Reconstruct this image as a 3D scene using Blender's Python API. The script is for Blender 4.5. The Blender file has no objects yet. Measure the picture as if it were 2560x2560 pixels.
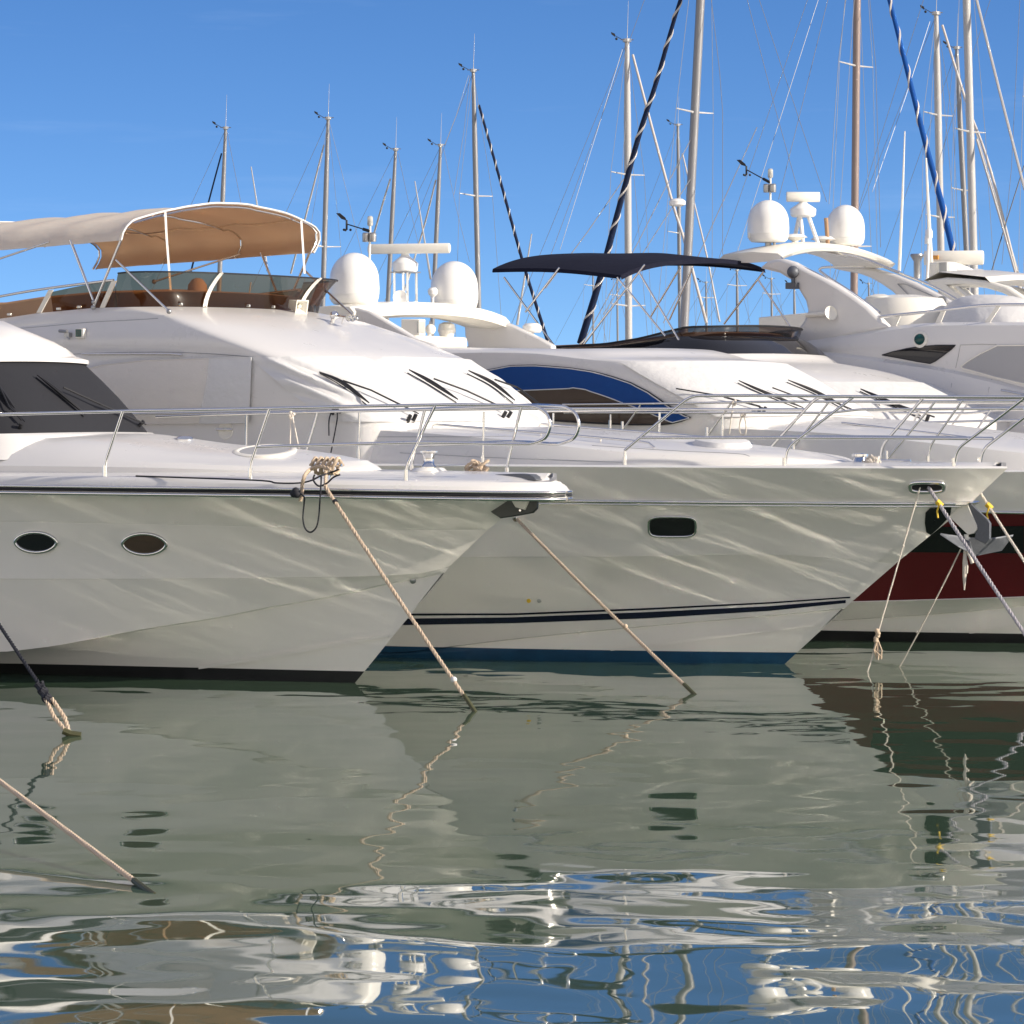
import bpy, bmesh, math, random
import numpy as np
from mathutils import Vector, Matrix, noise
from mathutils.bvhtree import BVHTree
random.seed(7)
SC = bpy.context.scene
COL = SC.collection
R = math.radians
# camera constants (measured from the photograph, in metres and photograph pixels)
F, VH, H, CX = 9182.0, 1047.0, 3.02, 1280.0

def W(u, v, Y): return Vector(((u-CX)/F*Y, Y, H-(v-VH)/F*Y))
def water_at(u, v): return W(u, v, H*F/(v-VH))
CROP = {1: (0, 480), 2: (640, 480), 3: (1280, 480), 4: (1916, 480), 5: (0, 960), 6: (640, 960), 7: (1280, 960), 8: (1916, 960)}
def T(n, *pts):
    x, y = CROP[n]
    return [(x+a/3.0, y+b/3.0) for a, b in pts]
def M1(*pts): return [(400+a/1.932, b/1.932) for a, b in pts]
def M2(*pts): return [(1400+a/1.6655, b/1.6655) for a, b in pts]

# ------------------------------------------------------------------ materials
def mat(name, col, rough=.4, metal=0, spec=.5, coat=0, var=0, vscale=3, bump=0, bscale=40, sheen=0):
    m = bpy.data.materials.new(name); m.use_nodes = True
    t = m.node_tree; b = t.nodes['Principled BSDF']
    b.inputs['Base Color'].default_value = (*col, 1); b.inputs['Roughness'].default_value = rough
    b.inputs['Metallic'].default_value = metal; b.inputs['Specular IOR Level'].default_value = spec
    b.inputs['Coat Weight'].default_value = coat; b.inputs['Coat Roughness'].default_value = .06
    b.inputs['Sheen Weight'].default_value = sheen
    if var or bump:
        tc = t.nodes.new('ShaderNodeTexCoord')
    if var:
        n = t.nodes.new('ShaderNodeTexNoise'); n.inputs['Scale'].default_value = vscale; n.inputs['Detail'].default_value = 6
        n.inputs['Roughness'].default_value = .65
        t.links.new(tc.outputs['Object'], n.inputs['Vector'])
        mx = t.nodes.new('ShaderNodeMix'); mx.data_type = 'RGBA'
        mx.inputs[6].default_value = (*[c*(1-var) for c in col], 1)
        mx.inputs[7].default_value = (*[min(1, c*(1+var*.5)) for c in col], 1)
        t.links.new(n.outputs['Fac'], mx.inputs[0]); t.links.new(mx.outputs[2], b.inputs['Base Color'])
        mr = t.nodes.new('ShaderNodeMapRange'); mr.inputs[3].default_value = rough*.8; mr.inputs[4].default_value = min(1, rough*1.3)
        t.links.new(n.outputs['Fac'], mr.inputs[0]); t.links.new(mr.outputs[0], b.inputs['Roughness'])
    if bump:
        n2 = t.nodes.new('ShaderNodeTexNoise'); n2.inputs['Scale'].default_value = bscale; n2.inputs['Detail'].default_value = 4
        t.links.new(tc.outputs['Object'], n2.inputs['Vector'])
        bp = t.nodes.new('ShaderNodeBump'); bp.inputs['Strength'].default_value = 1; bp.inputs['Distance'].default_value = bump
        t.links.new(n2.outputs['Fac'], bp.inputs['Height']); t.links.new(bp.outputs[0], b.inputs['Normal'])
    return m

def fabric(name, col, trans=.35, bump=.004, bscale=14, var=.06):
    m = mat(name, col, .85, 0, .2, 0, var, 5, bump, bscale)
    t = m.node_tree; b = t.nodes['Principled BSDF']; out = t.nodes['Material Output']
    if trans:
        tr = t.nodes.new('ShaderNodeBsdfTranslucent'); tr.inputs[0].default_value = (*col, 1)
        mx = t.nodes.new('ShaderNodeMixShader'); mx.inputs[0].default_value = trans
        t.links.new(b.outputs[0], mx.inputs[1]); t.links.new(tr.outputs[0], mx.inputs[2]); t.links.new(mx.outputs[0], out.inputs[0])
    return m

def smoked(name, tint, gloss=1.0):
    m = bpy.data.materials.new(name); m.use_nodes = True; t = m.node_tree; t.nodes.clear()
    out = t.nodes.new('ShaderNodeOutputMaterial'); tr = t.nodes.new('ShaderNodeBsdfTransparent'); tr.inputs[0].default_value = (*tint, 1)
    gl = t.nodes.new('ShaderNodeBsdfGlossy'); gl.inputs['Roughness'].default_value = .03; gl.inputs[0].default_value = (gloss, gloss, gloss, 1)
    fr = t.nodes.new('ShaderNodeFresnel'); fr.inputs[0].default_value = 1.5
    mx = t.nodes.new('ShaderNodeMixShader')
    t.links.new(fr.outputs[0], mx.inputs[0]); t.links.new(tr.outputs[0], mx.inputs[1]); t.links.new(gl.outputs[0], mx.inputs[2])
    t.links.new(mx.outputs[0], out.inputs[0])
    return m

M = {}
M['gel'] = mat('white_gelcoat', (.80, .775, .725), .22, 0, .5, .35, .035, 1.4)
M['gelcabin'] = mat('white_cabin_gelcoat', (.69, .675, .655), .28, 0, .5, .2, .03, 2)
M['cream'] = mat('cream_plastic', (.80, .77, .69), .35, 0, .5, 0, .04, 6)
M['dome'] = mat('radome_plastic', (.82, .81, .78), .3, 0, .5, .1, .04, 8)
M['chrome'] = mat('polished_steel', (.78, .77, .75), .13, 1.0, .5, 0, .05, 6)
M['steel'] = mat('grey_steel', (.42, .42, .42), .35, .9, .5, 0, .15, 9)
M['galv'] = mat('galvanised_steel', (.13, .14, .16), .5, .4, .5, 0, .25, 12, .002, 60)
M['black'] = mat('black_rubber', (.012, .012, .014), .5)
M['boot'] = mat('black_antifouling', (.016, .017, .018), .55, 0, .4, 0, .6, 5)
M['blueboot'] = mat('blue_antifouling', (.006, .06, .135), .55, 0, .4, 0, .5, 5)
M['navy'] = mat('navy_stripe_paint', (.006, .008, .03), .25, 0, .5, .3)
M['red'] = mat('dark_red_gelcoat', (.105, .006, .010), .3, 0, .4, .25, .1, 2)
M['glassdark'] = mat('dark_window_glass', (.010, .010, .012), .05, 0, .6)
M['brownglass'] = mat('brown_window_glass', (.075, .052, .038), .12, 0, .6, 0, .35, 2)
M['darksteel'] = mat('dark_cast_steel', (.07, .075, .07), .42, .4, .5, 0, .3, 10)
M['canvasA'] = mat('charcoal_windscreen_mesh', (.020, .021, .026), .75, 0, .3, 0, .2, 3, .002, 90)
M['covw'] = fabric('white_cover_cloth', (.69, .685, .68), .06, .016, 6)
M['covc'] = fabric('cream_cover_cloth', (.74, .70, .65), .05, .003, 30)
M['covblue'] = fabric('blue_cover_cloth', (.014, .065, .25), .03, .003, 9)
M['covgrey'] = fabric('grey_cover_mesh', (.40, .40, .41), .05, .003, 30)
M['biminiout'] = fabric('beige_canopy_cloth', (.86, .81, .71), .34, .006, 6)
M['biminiin'] = fabric('tan_canopy_lining', (.78, .56, .38), .6, .006, 6)
M['biminavy'] = fabric('navy_bimini_cloth', (.005, .006, .018), .03, .006, 6)
M['tan'] = mat('tan_upholstery', (.40, .25, .15), .7, 0, .3, 0, .15, 4, .01, 6)
M['rope'] = mat('beige_rope', (.58, .46, .34), .9, 0, .2, 0, .25, 30)
M['ropew'] = mat('pale_rope', (.68, .62, .54), .9, 0, .2, 0, .2, 30)
M['ropeg'] = mat('grey_rope', (.42, .40, .42), .9, 0, .2, 0, .3, 60)
M['ropeblack'] = mat('black_rope', (.014, .015, .022), .8)
M['weed'] = mat('wet_weedy_rope', (.07, .07, .03), .6, 0, .4, 0, .4, 30)
M['yellow'] = mat('yellow_tape', (.75, .50, .03), .6)
M['mast'] = mat('grey_aluminium_mast', (.25, .25, .26), .42, .35, .5, 0, .08, 3)
M['mastw'] = mat('white_painted_mast', (.46, .45, .44), .4, .0, .5, 0, .08, 3)
M['mastb'] = mat('brown_grey_mast', (.26, .20, .18), .45, .1, .5, 0, .12, 3)
M['wire'] = mat('stay_wire', (.30, .31, .33), .4, .6)
M['sailw'] = fabric('furled_white_sail', (.58, .54, .50), 0, .003, 10)
M['saildark'] = fabric('furled_navy_sail', (.012, .020, .050), 0, .003, 10)
M['sailblue'] = fabric('furled_blue_sail', (.010, .075, .30), 0, .003, 10)
M['smoke'] = smoked('smoked_acrylic', (.40, .25, .14), .7)
M['smokeD'] = smoked('dark_smoked_acrylic', (.16, .12, .10))
M['flagr'] = fabric('red_flag_cloth', (.45, .02, .03), .2, .01, 8)
M['flagy'] = fabric('yellow_flag_cloth', (.65, .42, .03), .2, .01, 8)
M['greenlens'] = mat('green_lens', (.0, .05, .045), .15)
M['lens'] = mat('clear_lens', (.55, .55, .52), .08, .3)
M['orange'] = mat('orange_plastic', (.70, .30, .04), .4)

# ------------------------------------------------------------------ mesh builder
def link(o, parent=None):
    COL.objects.link(o)
    if parent is not None: o.parent = parent
    return o

def tag(o, label=None, cat=None, group=None, kind=None):
    if label: o['label'] = label
    if cat: o['category'] = cat
    if group: o['group'] = group
    if kind: o['kind'] = kind
    return o

def empty(name, loc, rz=0):
    o = bpy.data.objects.new(name, None); link(o); o.location = loc; o.rotation_euler = (0, 0, rz); o.empty_display_size = .3
    return o

def crom(pts, n):
    """n points along a Catmull-Rom curve through pts"""
    P = [Vector(p) for p in pts]
    if len(P) < 3:
        return [P[0].lerp(P[-1], i/(n-1)) for i in range(n)]
    d = [0]
    for a, b in zip(P, P[1:]): d.append(d[-1]+max((b-a).length, 1e-6))
    out = []
    for i in range(n):
        x = d[-1]*i/(n-1); k = 0
        while k < len(P)-2 and x > d[k+1]: k += 1
        t = (x-d[k])/(d[k+1]-d[k])
        p0 = P[k-1] if k > 0 else P[k]*2-P[k+1]
        p3 = P[k+2] if k+2 < len(P) else P[k+1]*2-P[k]
        p1, p2 = P[k], P[k+1]
        out.append(.5*((2*p1)+(p2-p0)*t+(2*p0-5*p1+4*p2-p3)*t*t+(3*p1-p0-3*p2+p3)*t**3))
    return out

def fillet(pts, rad, n=5):
    P = [Vector(p) for p in pts]; out = [P[0]]
    for a, b, c in zip(P, P[1:], P[2:]):
        r = min(rad, (a-b).length*.45, (c-b).length*.45)
        s = b+(a-b).normalized()*r; e = b+(c-b).normalized()*r
        for i in range(n+1):
            t = i/n; out.append(s*(1-t)**2+b*2*t*(1-t)+e*t*t)
    out.append(P[-1]); return out

class MB:
    def __init__(self): self.v = []; self.f = []; self.mi = []; self.cur = 0
    def add(self, vs, fs):
        o = len(self.v); self.v += [tuple(p) for p in vs]
        for q in fs: self.f.append([i+o for i in q]); self.mi.append(self.cur)
        return self
    def grid(self, rows, closed=False):
        n = len(rows[0]); vs = [p for r in rows for p in r]; fs = []
        for i in range(len(rows)-1):
            for j in range(n if closed else n-1):
                k = (j+1) % n; fs.append((i*n+j, i*n+k, (i+1)*n+k, (i+1)*n+j))
        return self.add(vs, fs)
    def tube(self, path, r, n=8, cap=True):
        P = [Vector(p) for p in path]; rows = []
        if len(P) < 2: return self
        rr = r if hasattr(r, '__len__') else [r]*len(P)
        t0 = (P[1]-P[0]).normalized(); up = Vector((0, 0, 1)) if abs(t0.z) < .9 else Vector((1, 0, 0))
        x = t0.cross(up).normalized()
        for i, p in enumerate(P):
            t = (P[min(i+1, len(P)-1)]-P[max(i-1, 0)])
            if t.length < 1e-9: t = t0
            t = t.normalized(); x = (x-t*x.dot(t))
            if x.length < 1e-6: x = t.orthogonal()
            x.normalize(); y = t.cross(x)
            rows.append([p+(x*math.cos(2*math.pi*k/n)+y*math.sin(2*math.pi*k/n))*rr[i] for k in range(n)])
        self.grid(rows, True)
        if cap:
            self.add(rows[0], [tuple(range(n))]); self.add(rows[-1], [tuple(range(n))])
        return self
    def lathe(self, prof, n=24, c=(0, 0, 0), axis=(0, 0, 1), sx=1.0):
        z = Vector(axis).normalized(); x = z.orthogonal().normalized() if abs(z.z) < .999 else Vector((1, 0, 0)); y = z.cross(x); c = Vector(c)
        rows = [[c+z*h+(x*math.cos(2*math.pi*k/n)+y*math.sin(2*math.pi*k/n))*max(r, 1e-4) for k in range(n)] for r, h in prof]
        self.grid(rows, True); self.add(rows[0], [tuple(range(n))]); self.add(rows[-1], [tuple(range(n))])
        return self
    def prism(self, pts, off):
        """closed polygon pts extruded by the vector off"""
        n = len(pts); P = [Vector(p) for p in pts]; off = Vector(off); Q = [p+off for p in P]
        self.add(P+Q, [tuple(range(n)), tuple(range(n, 2*n))]+[(i, (i+1) % n, n+(i+1) % n, n+i) for i in range(n)])
        return self
    def box(self, c, size, rot=None):
        c = Vector(c); s = Vector(size)/2
        vs = [Vector((x*s.x, y*s.y, z*s.z)) for x in (-1, 1) for y in (-1, 1) for z in (-1, 1)]
        if rot is not None: vs = [rot @ p for p in vs]
        return self.add([c+p for p in vs], [(0, 1, 3, 2), (4, 5, 7, 6), (0, 1, 5, 4), (2, 3, 7, 6), (0, 2, 6, 4), (1, 3, 7, 5)])
    def ball(self, c, r, n=12, sz=1.0):
        return self.lathe([(r*math.sin(math.pi*i/n), -r*sz*math.cos(math.pi*i/n)) for i in range(n+1)], n+4, c)
    def build(self, name, m, parent=None, angle=32, weld=1e-4, bevel=0):
        me = bpy.data.meshes.new(name); me.from_pydata(self.v, [], self.f)
        ms = m if isinstance(m, (list, tuple)) else [m]
        for x in ms: me.materials.append(x)
        if len(ms) > 1:
            for p, i in zip(me.polygons, self.mi): p.material_index = i
        bm = bmesh.new(); bm.from_mesh(me)
        bmesh.ops.remove_doubles(bm, verts=bm.verts, dist=weld)
        bmesh.ops.recalc_face_normals(bm, faces=bm.faces)
        bm.to_mesh(me); bm.free()
        me.shade_smooth(); me.set_sharp_from_angle(angle=R(angle))
        o = bpy.data.objects.new(name, me); link(o, parent)
        if bevel:
            b = o.modifiers.new('bevel', 'BEVEL'); b.width = bevel; b.segments = 2; b.limit_method = 'ANGLE'; b.angle_limit = R(40)
        return o

def bvh_of(o, mw):
    me = o.data
    return BVHTree.FromPolygons([mw @ v.co for v in me.vertices], [tuple(p.vertices) for p in me.polygons])

# ------------------------------------------------------------------ a boat frame: s forward, p towards the camera side, z up
class Boat:
    def __init__(self, name, u, v, t=33.0, Y=None, label=None, cat=None, group=None):
        self.Y = Y if Y else H*F/(v-VH)
        w = W(u, v, self.Y); self.O = Vector((w.x, w.y, 0)); self.t = R(t)
        self.c, self.s = math.cos(self.t), math.sin(self.t)
        self.root = empty(name, self.O, -self.t); tag(self.root, label, cat, group)
        self.mw = Matrix.Translation(self.O) @ Matrix.Rotation(-self.t, 4, 'Z'); self.inv = self.mw.inverted()
        self.trees = {}
    def L(self, u, v, p):
        k = (u-CX)/F
        s = (k*(self.O.y-p*self.c)-self.O.x+p*self.s)/(self.c+k*self.s)
        Yy = self.O.y-s*self.s-p*self.c
        return Vector((s, -p, H-(v-VH)/F*Yy))
    def S(self, u, v, s):
        k = (u-CX)/F
        p = (k*(self.O.y-s*self.s)-self.O.x-s*self.c)/(k*self.c-self.s)
        Yy = self.O.y-s*self.s-p*self.c
        return Vector((s, -p, H-(v-VH)/F*Yy))
    def Ls(self, pts, p): return [self.L(u, v, p) for u, v in pts]
    def trace(self, pts, pf):
        out = []
        for u, v in pts:
            p = 1.0
            for _ in range(60):
                q = self.L(u, v, p); p = .6*p+.4*pf(q.x)
            out.append(self.L(u, v, p))
        return out
    def loc(self, w): return self.inv @ w
    def hit(self, o, u, v, off=.01):
        """where the sight line through a photograph pixel meets object o (local), lifted off its surface"""
        key = o.name
        if key not in self.trees: self.trees[key] = bvh_of(o, self.mw)
        d = Vector(((u-CX)/F, 1, -(v-VH)/F)).normalized()
        h = self.trees[key].ray_cast(Vector((0, 0, H)), d)
        if h[0] is None: return None
        n = h[1] if h[1].dot(d) < 0 else -h[1]
        return self.inv @ (h[0]+n*off)
    def hits(self, o, pts, off=.01):
        return [q for q in (self.hit(o, u, v, off) for u, v in pts) if q is not None]
    def hitn(self, o, u, v):
        a = self.hit(o, u, v, 0); b = self.hit(o, u, v, .1)
        return (a, (b-a).normalized()) if a is not None else (None, None)

def lerp_tab(tab, x, slope=True):
    if x <= tab[0][0]:
        return tab[0][1]
    if x >= tab[-1][0]: return tab[-1][1]
    for (a, fa), (b, fb) in zip(tab, tab[1:]):
        if x <= b:
            return fa+(fb-fa)*(x-a)/max(b-a, 1e-9)

def smooth_tab(tab, x):
    """monotone cubic through tab"""
    xs = [a for a, _ in tab]; ys = [b for _, b in tab]
    if x <= xs[0]: return ys[0]
    if x >= xs[-1]: return ys[-1]
    n = len(xs); d = [(ys[i+1]-ys[i])/max(xs[i+1]-xs[i], 1e-9) for i in range(n-1)]
    m = [d[0]]+[0 if d[i-1]*d[i] <= 0 else 2*d[i-1]*d[i]/(d[i-1]+d[i]) for i in range(1, n-1)]+[d[-1]]
    for i in range(n-1):
        if x <= xs[i+1]:
            h = xs[i+1]-xs[i]; t = (x-xs[i])/h
            return (2*t**3-3*t*t+1)*ys[i]+(t**3-2*t*t+t)*h*m[i]+(-2*t**3+3*t*t)*ys[i+1]+(t**3-t*t)*h*m[i+1]

NC = 56
def hrow(b, pts, P, m, q, end, s0=-7., aft=-11., zmin=None, n=NC, taper=1.6, flat=None):
    """a feature line of a hull or deck: half-breadth law P,m,q from s0 to the stem point end; heights traced from pts"""
    if flat is not None:
        se, tab = end, None
    else:
        e = b.L(end[0], end[1], 0); se = e.x
    pf = lambda s: P if s <= s0 else P*max(0, 1-min(1, (s-s0)/(se-s0))**m)**q
    if flat is None:
        tr = b.trace(pts, lambda s: pf(min(s, se)))
        tab = sorted([(w.x, w.z) for w in tr if w.x < se-.02])+[(se, e.z)]
    row = []
    for j in range(n):
        tau = j/(n-1); s = aft+(se-aft)*(1-(1-tau)**taper)
        z = flat if flat is not None else smooth_tab(tab, s)
        if zmin is not None: z = max(z, zmin)
        row.append(Vector((s, -pf(s), z)))
    row[-1].y = 0
    return row
def shift(row, dp=0, dz=0, ds=0):
    out = []
    for v in row:
        p = -v.y
        out.append(Vector((v.x+ds, -(max(0, p+dp) if p > 1e-6 else 0), v.z+dz)))
    return out
def mirror(row): return [Vector((v.x, -v.y, v.z)) for v in row]
def midrow(a, b, f, dp=0):
    out = []
    n = len(a)
    for j, (x, y) in enumerate(zip(a, b)):
        q = x.lerp(y, f); p = -q.y
        q.y = -(max(0, p+dp*min(1, p/.4)))
        out.append(q)
    return out
def both(rows, mb=None):
    mb = mb or MB(); mb.grid(rows); mb.grid([mirror(r) for r in rows]); return mb

def split_z(mb, z0, up_name, up_mat, lo_name, lo_mat, parent, angle=32):
    """one shell cut at the boot-top height into a painted upper and lower part"""
    res = []
    for name, mt, keep_up in ((up_name, up_mat, True), (lo_name, lo_mat, False)):
        o = mb.build(name, mt, parent, angle)
        bm = bmesh.new(); bm.from_mesh(o.data)
        bmesh.ops.bisect_plane(bm, geom=bm.verts[:]+bm.edges[:]+bm.faces[:], plane_co=(0, 0, z0), plane_no=(0, 0, 1), clear_inner=keep_up, clear_outer=not keep_up)
        bm.to_mesh(o.data); bm.free(); o.data.set_sharp_from_angle(angle=R(angle)); res.append(o)
    return res

def uline(w, sc, Ln, ztab, zc=0, n=2.4, aft=-9., k=10, kn=14, tip=0):
    """a U-shaped plan line: straight side at half-breadth w from aft to sc, rounded nose Ln long; heights from ztab, camber zc"""
    pts = []
    for i in range(k): 
        s = aft+(sc-aft)*i/k; pts.append(Vector((s, -w, lerp_tab(ztab, s))))
    ze = lerp_tab(ztab, sc)
    for i in range(kn+1):
        th = math.pi/2*i/kn
        s = sc+Ln*math.sin(th)**(2/n); p = w*max(0, math.cos(th))**(2/n)
        pts.append(Vector((s, -p, ze+zc*(1-(p/w)**2)+tip*(s-sc)/max(Ln, 1e-6))))
    return pts+[Vector((v.x, -v.y, v.z)) for v in reversed(pts[:-1])]
def ucap(mb, line):
    n = len(line); h = n//2
    rows = []
    for i in range(h+1):
        a, b = line[i], line[n-1-i]; rows.append([a.lerp(b, f/6) for f in range(7)])
    mb.grid(rows); return mb
def pushed(line, d):
    """a plan line moved outwards by d"""
    out = []; n = len(line)
    for i, v in enumerate(line):
        t = line[min(i+1, n-1)]-line[max(i-1, 0)]
        nn = Vector((t.y, -t.x, 0)); nn = nn.normalized() if nn.length > 1e-9 else Vector((1, 0, 0))
        out.append(v+nn*d)
    return out

def twisted(mb, path, r, pitch=.11, strands=3, n=5, step=.012):
    """laid rope: strands wound round a path"""
    P = [Vector(p) for p in path]; d = [0]
    for a, b in zip(P, P[1:]): d.append(d[-1]+(b-a).length)
    N = max(8, int(d[-1]/step)); base = []
    k = 0
    for i in range(N+1):
        x = d[-1]*i/N
        while k < len(P)-2 and x > d[k+1]: k += 1
        base.append((P[k].lerp(P[k+1], (x-d[k])/max(1e-9, d[k+1]-d[k])), x))
    for j in range(strands):
        pts = []
        x = None
        for i, (p, l) in enumerate(base):
            t = (base[min(i+1, N)][0]-base[max(i-1, 0)][0]).normalized()
            if x is None: x = t.orthogonal().normalized()
            x = (x-t*x.dot(t)).normalized(); y = t.cross(x)
            a = 2*math.pi*(l/pitch+j/strands)
            pts.append(p+(x*math.cos(a)+y*math.sin(a))*r*.5)
        mb.tube(pts, r*.56, n)
    return mb
def sag(a, b, d=.05, n=24):
    a, b = Vector(a), Vector(b)
    return [a.lerp(b, i/n)-Vector((0, 0, d*4*(i/n)*(1-i/n))) for i in range(n+1)]

# ------------------------------------------------------------------ camera, sun, sky, water, hills
cam = bpy.data.cameras.new('camera'); camo = bpy.data.objects.new('camera', cam); COL.objects.link(camo); SC.camera = camo
camo.location = (0, 0, H); camo.rotation_euler = (R(90), 0, 0)
cam.sensor_width = 36; cam.lens = 36*F/2560; cam.shift_y = (VH-1280)/2560.0*1.0
cam.clip_start = .5; cam.clip_end = 20000
SUN_EL, SUN_AZ = 21.5, 110.5
sd = Vector((math.sin(R(SUN_AZ))*math.cos(R(SUN_EL)), math.cos(R(SUN_AZ))*math.cos(R(SUN_EL)), math.sin(R(SUN_EL))))
sl = bpy.data.lights.new('sun', 'SUN'); sl.energy = 5.0; sl.angle = R(.7); sl.color = (1, .90, .76)
so = bpy.data.objects.new('sun', sl); COL.objects.link(so); so.rotation_euler = sd.to_track_quat('Z', 'Y').to_euler(); so.location = (40, -10, 30)

wd = bpy.data.worlds.new('World'); SC.world = wd; wd.use_nodes = True; t = wd.node_tree
sky = t.nodes.new('ShaderNodeTexSky'); sky.sky_type = 'NISHITA'; sky.sun_disc = False
sky.sun_elevation = R(SUN_EL); sky.sun_rotation = R(SUN_AZ); sky.air_density = 1.0; sky.dust_density = .2; sky.ozone_density = 3.0
# the clear winter sky is read a little higher above the horizon than it stands, as the photograph's deep blue asks
tc = t.nodes.new('ShaderNodeTexCoord'); sx = t.nodes.new('ShaderNodeSeparateXYZ'); cx = t.nodes.new('ShaderNodeCombineXYZ')
ab = t.nodes.new('ShaderNodeMath'); ab.operation = 'ABSOLUTE'
ml = t.nodes.new('ShaderNodeMath'); ml.operation = 'MULTIPLY_ADD'; ml.inputs[1].default_value = 2.5; ml.inputs[2].default_value = .125
t.links.new(tc.outputs['Generated'], sx.inputs[0]); t.links.new(sx.outputs[0], cx.inputs[0]); t.links.new(sx.outputs[1], cx.inputs[1])
t.links.new(sx.outputs[2], ab.inputs[0]); t.links.new(ab.outputs[0], ml.inputs[0]); t.links.new(ml.outputs[0], cx.inputs[2])
t.links.new(cx.outputs[0], sky.inputs[0])
# thin high streaks of cloud
mp = t.nodes.new('ShaderNodeMapping'); mp.inputs['Scale'].default_value = (5, 5, 55)
nz = t.nodes.new('ShaderNodeTexNoise'); nz.inputs['Scale'].default_value = 1.0; nz.inputs['Detail'].default_value = 7; nz.inputs['Roughness'].default_value = .6
cr = t.nodes.new('ShaderNodeValToRGB'); cr.color_ramp.elements[0].position = .58; cr.color_ramp.elements[0].color = (0, 0, 0, 1)
cr.color_ramp.elements[1].position = .85; cr.color_ramp.elements[1].color = (.07, .07, .07, 1)
hs = t.nodes.new('ShaderNodeHueSaturation'); hs.inputs['Saturation'].default_value = 1.22; hs.inputs['Hue'].default_value = .509; hs.inputs['Value'].default_value = 1.12
mx = t.nodes.new('ShaderNodeMix'); mx.data_type = 'RGBA'; mx.inputs[7].default_value = (7.5, 8.2, 9.2, 1)
t.links.new(tc.outputs['Generated'], mp.inputs[0]); t.links.new(mp.outputs[0], nz.inputs['Vector']); t.links.new(nz.outputs['Fac'], cr.inputs[0])
t.links.new(sky.outputs[0], hs.inputs['Color']); t.links.new(hs.outputs[0], mx.inputs[6]); t.links.new(cr.outputs[0], mx.inputs[0])
# warm fill light added to the unseen sky: overhead, low beside and behind the camera
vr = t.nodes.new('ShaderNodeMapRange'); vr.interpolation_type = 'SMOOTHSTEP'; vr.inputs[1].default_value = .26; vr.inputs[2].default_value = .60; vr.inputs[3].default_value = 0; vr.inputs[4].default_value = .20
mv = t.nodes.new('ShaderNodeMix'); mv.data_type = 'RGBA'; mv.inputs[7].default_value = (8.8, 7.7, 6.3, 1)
vb = t.nodes.new('ShaderNodeMapRange'); vb.interpolation_type = 'SMOOTHSTEP'; vb.inputs[1].default_value = .55; vb.inputs[2].default_value = -.25; vb.inputs[3].default_value = 0; vb.inputs[4].default_value = .90
vl = t.nodes.new('ShaderNodeMapRange'); vl.interpolation_type = 'SMOOTHSTEP'; vl.inputs[1].default_value = .08; vl.inputs[2].default_value = .36; vl.inputs[3].default_value = 1; vl.inputs[4].default_value = .0
vx = t.nodes.new('ShaderNodeMath'); vx.operation = 'MULTIPLY'; t.links.new(ab.outputs[0], vl.inputs[0]); t.links.new(vb.outputs[0], vx.inputs[0]); t.links.new(vl.outputs[0], vx.inputs[1])
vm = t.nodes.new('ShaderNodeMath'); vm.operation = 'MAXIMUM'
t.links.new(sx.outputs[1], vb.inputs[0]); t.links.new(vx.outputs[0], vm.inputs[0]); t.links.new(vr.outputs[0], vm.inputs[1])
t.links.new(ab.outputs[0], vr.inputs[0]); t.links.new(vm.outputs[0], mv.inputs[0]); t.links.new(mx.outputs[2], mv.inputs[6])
bg = t.nodes['Background']; t.links.new(mv.outputs[2], bg.inputs[0]); bg.inputs[1].default_value = .15

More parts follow.
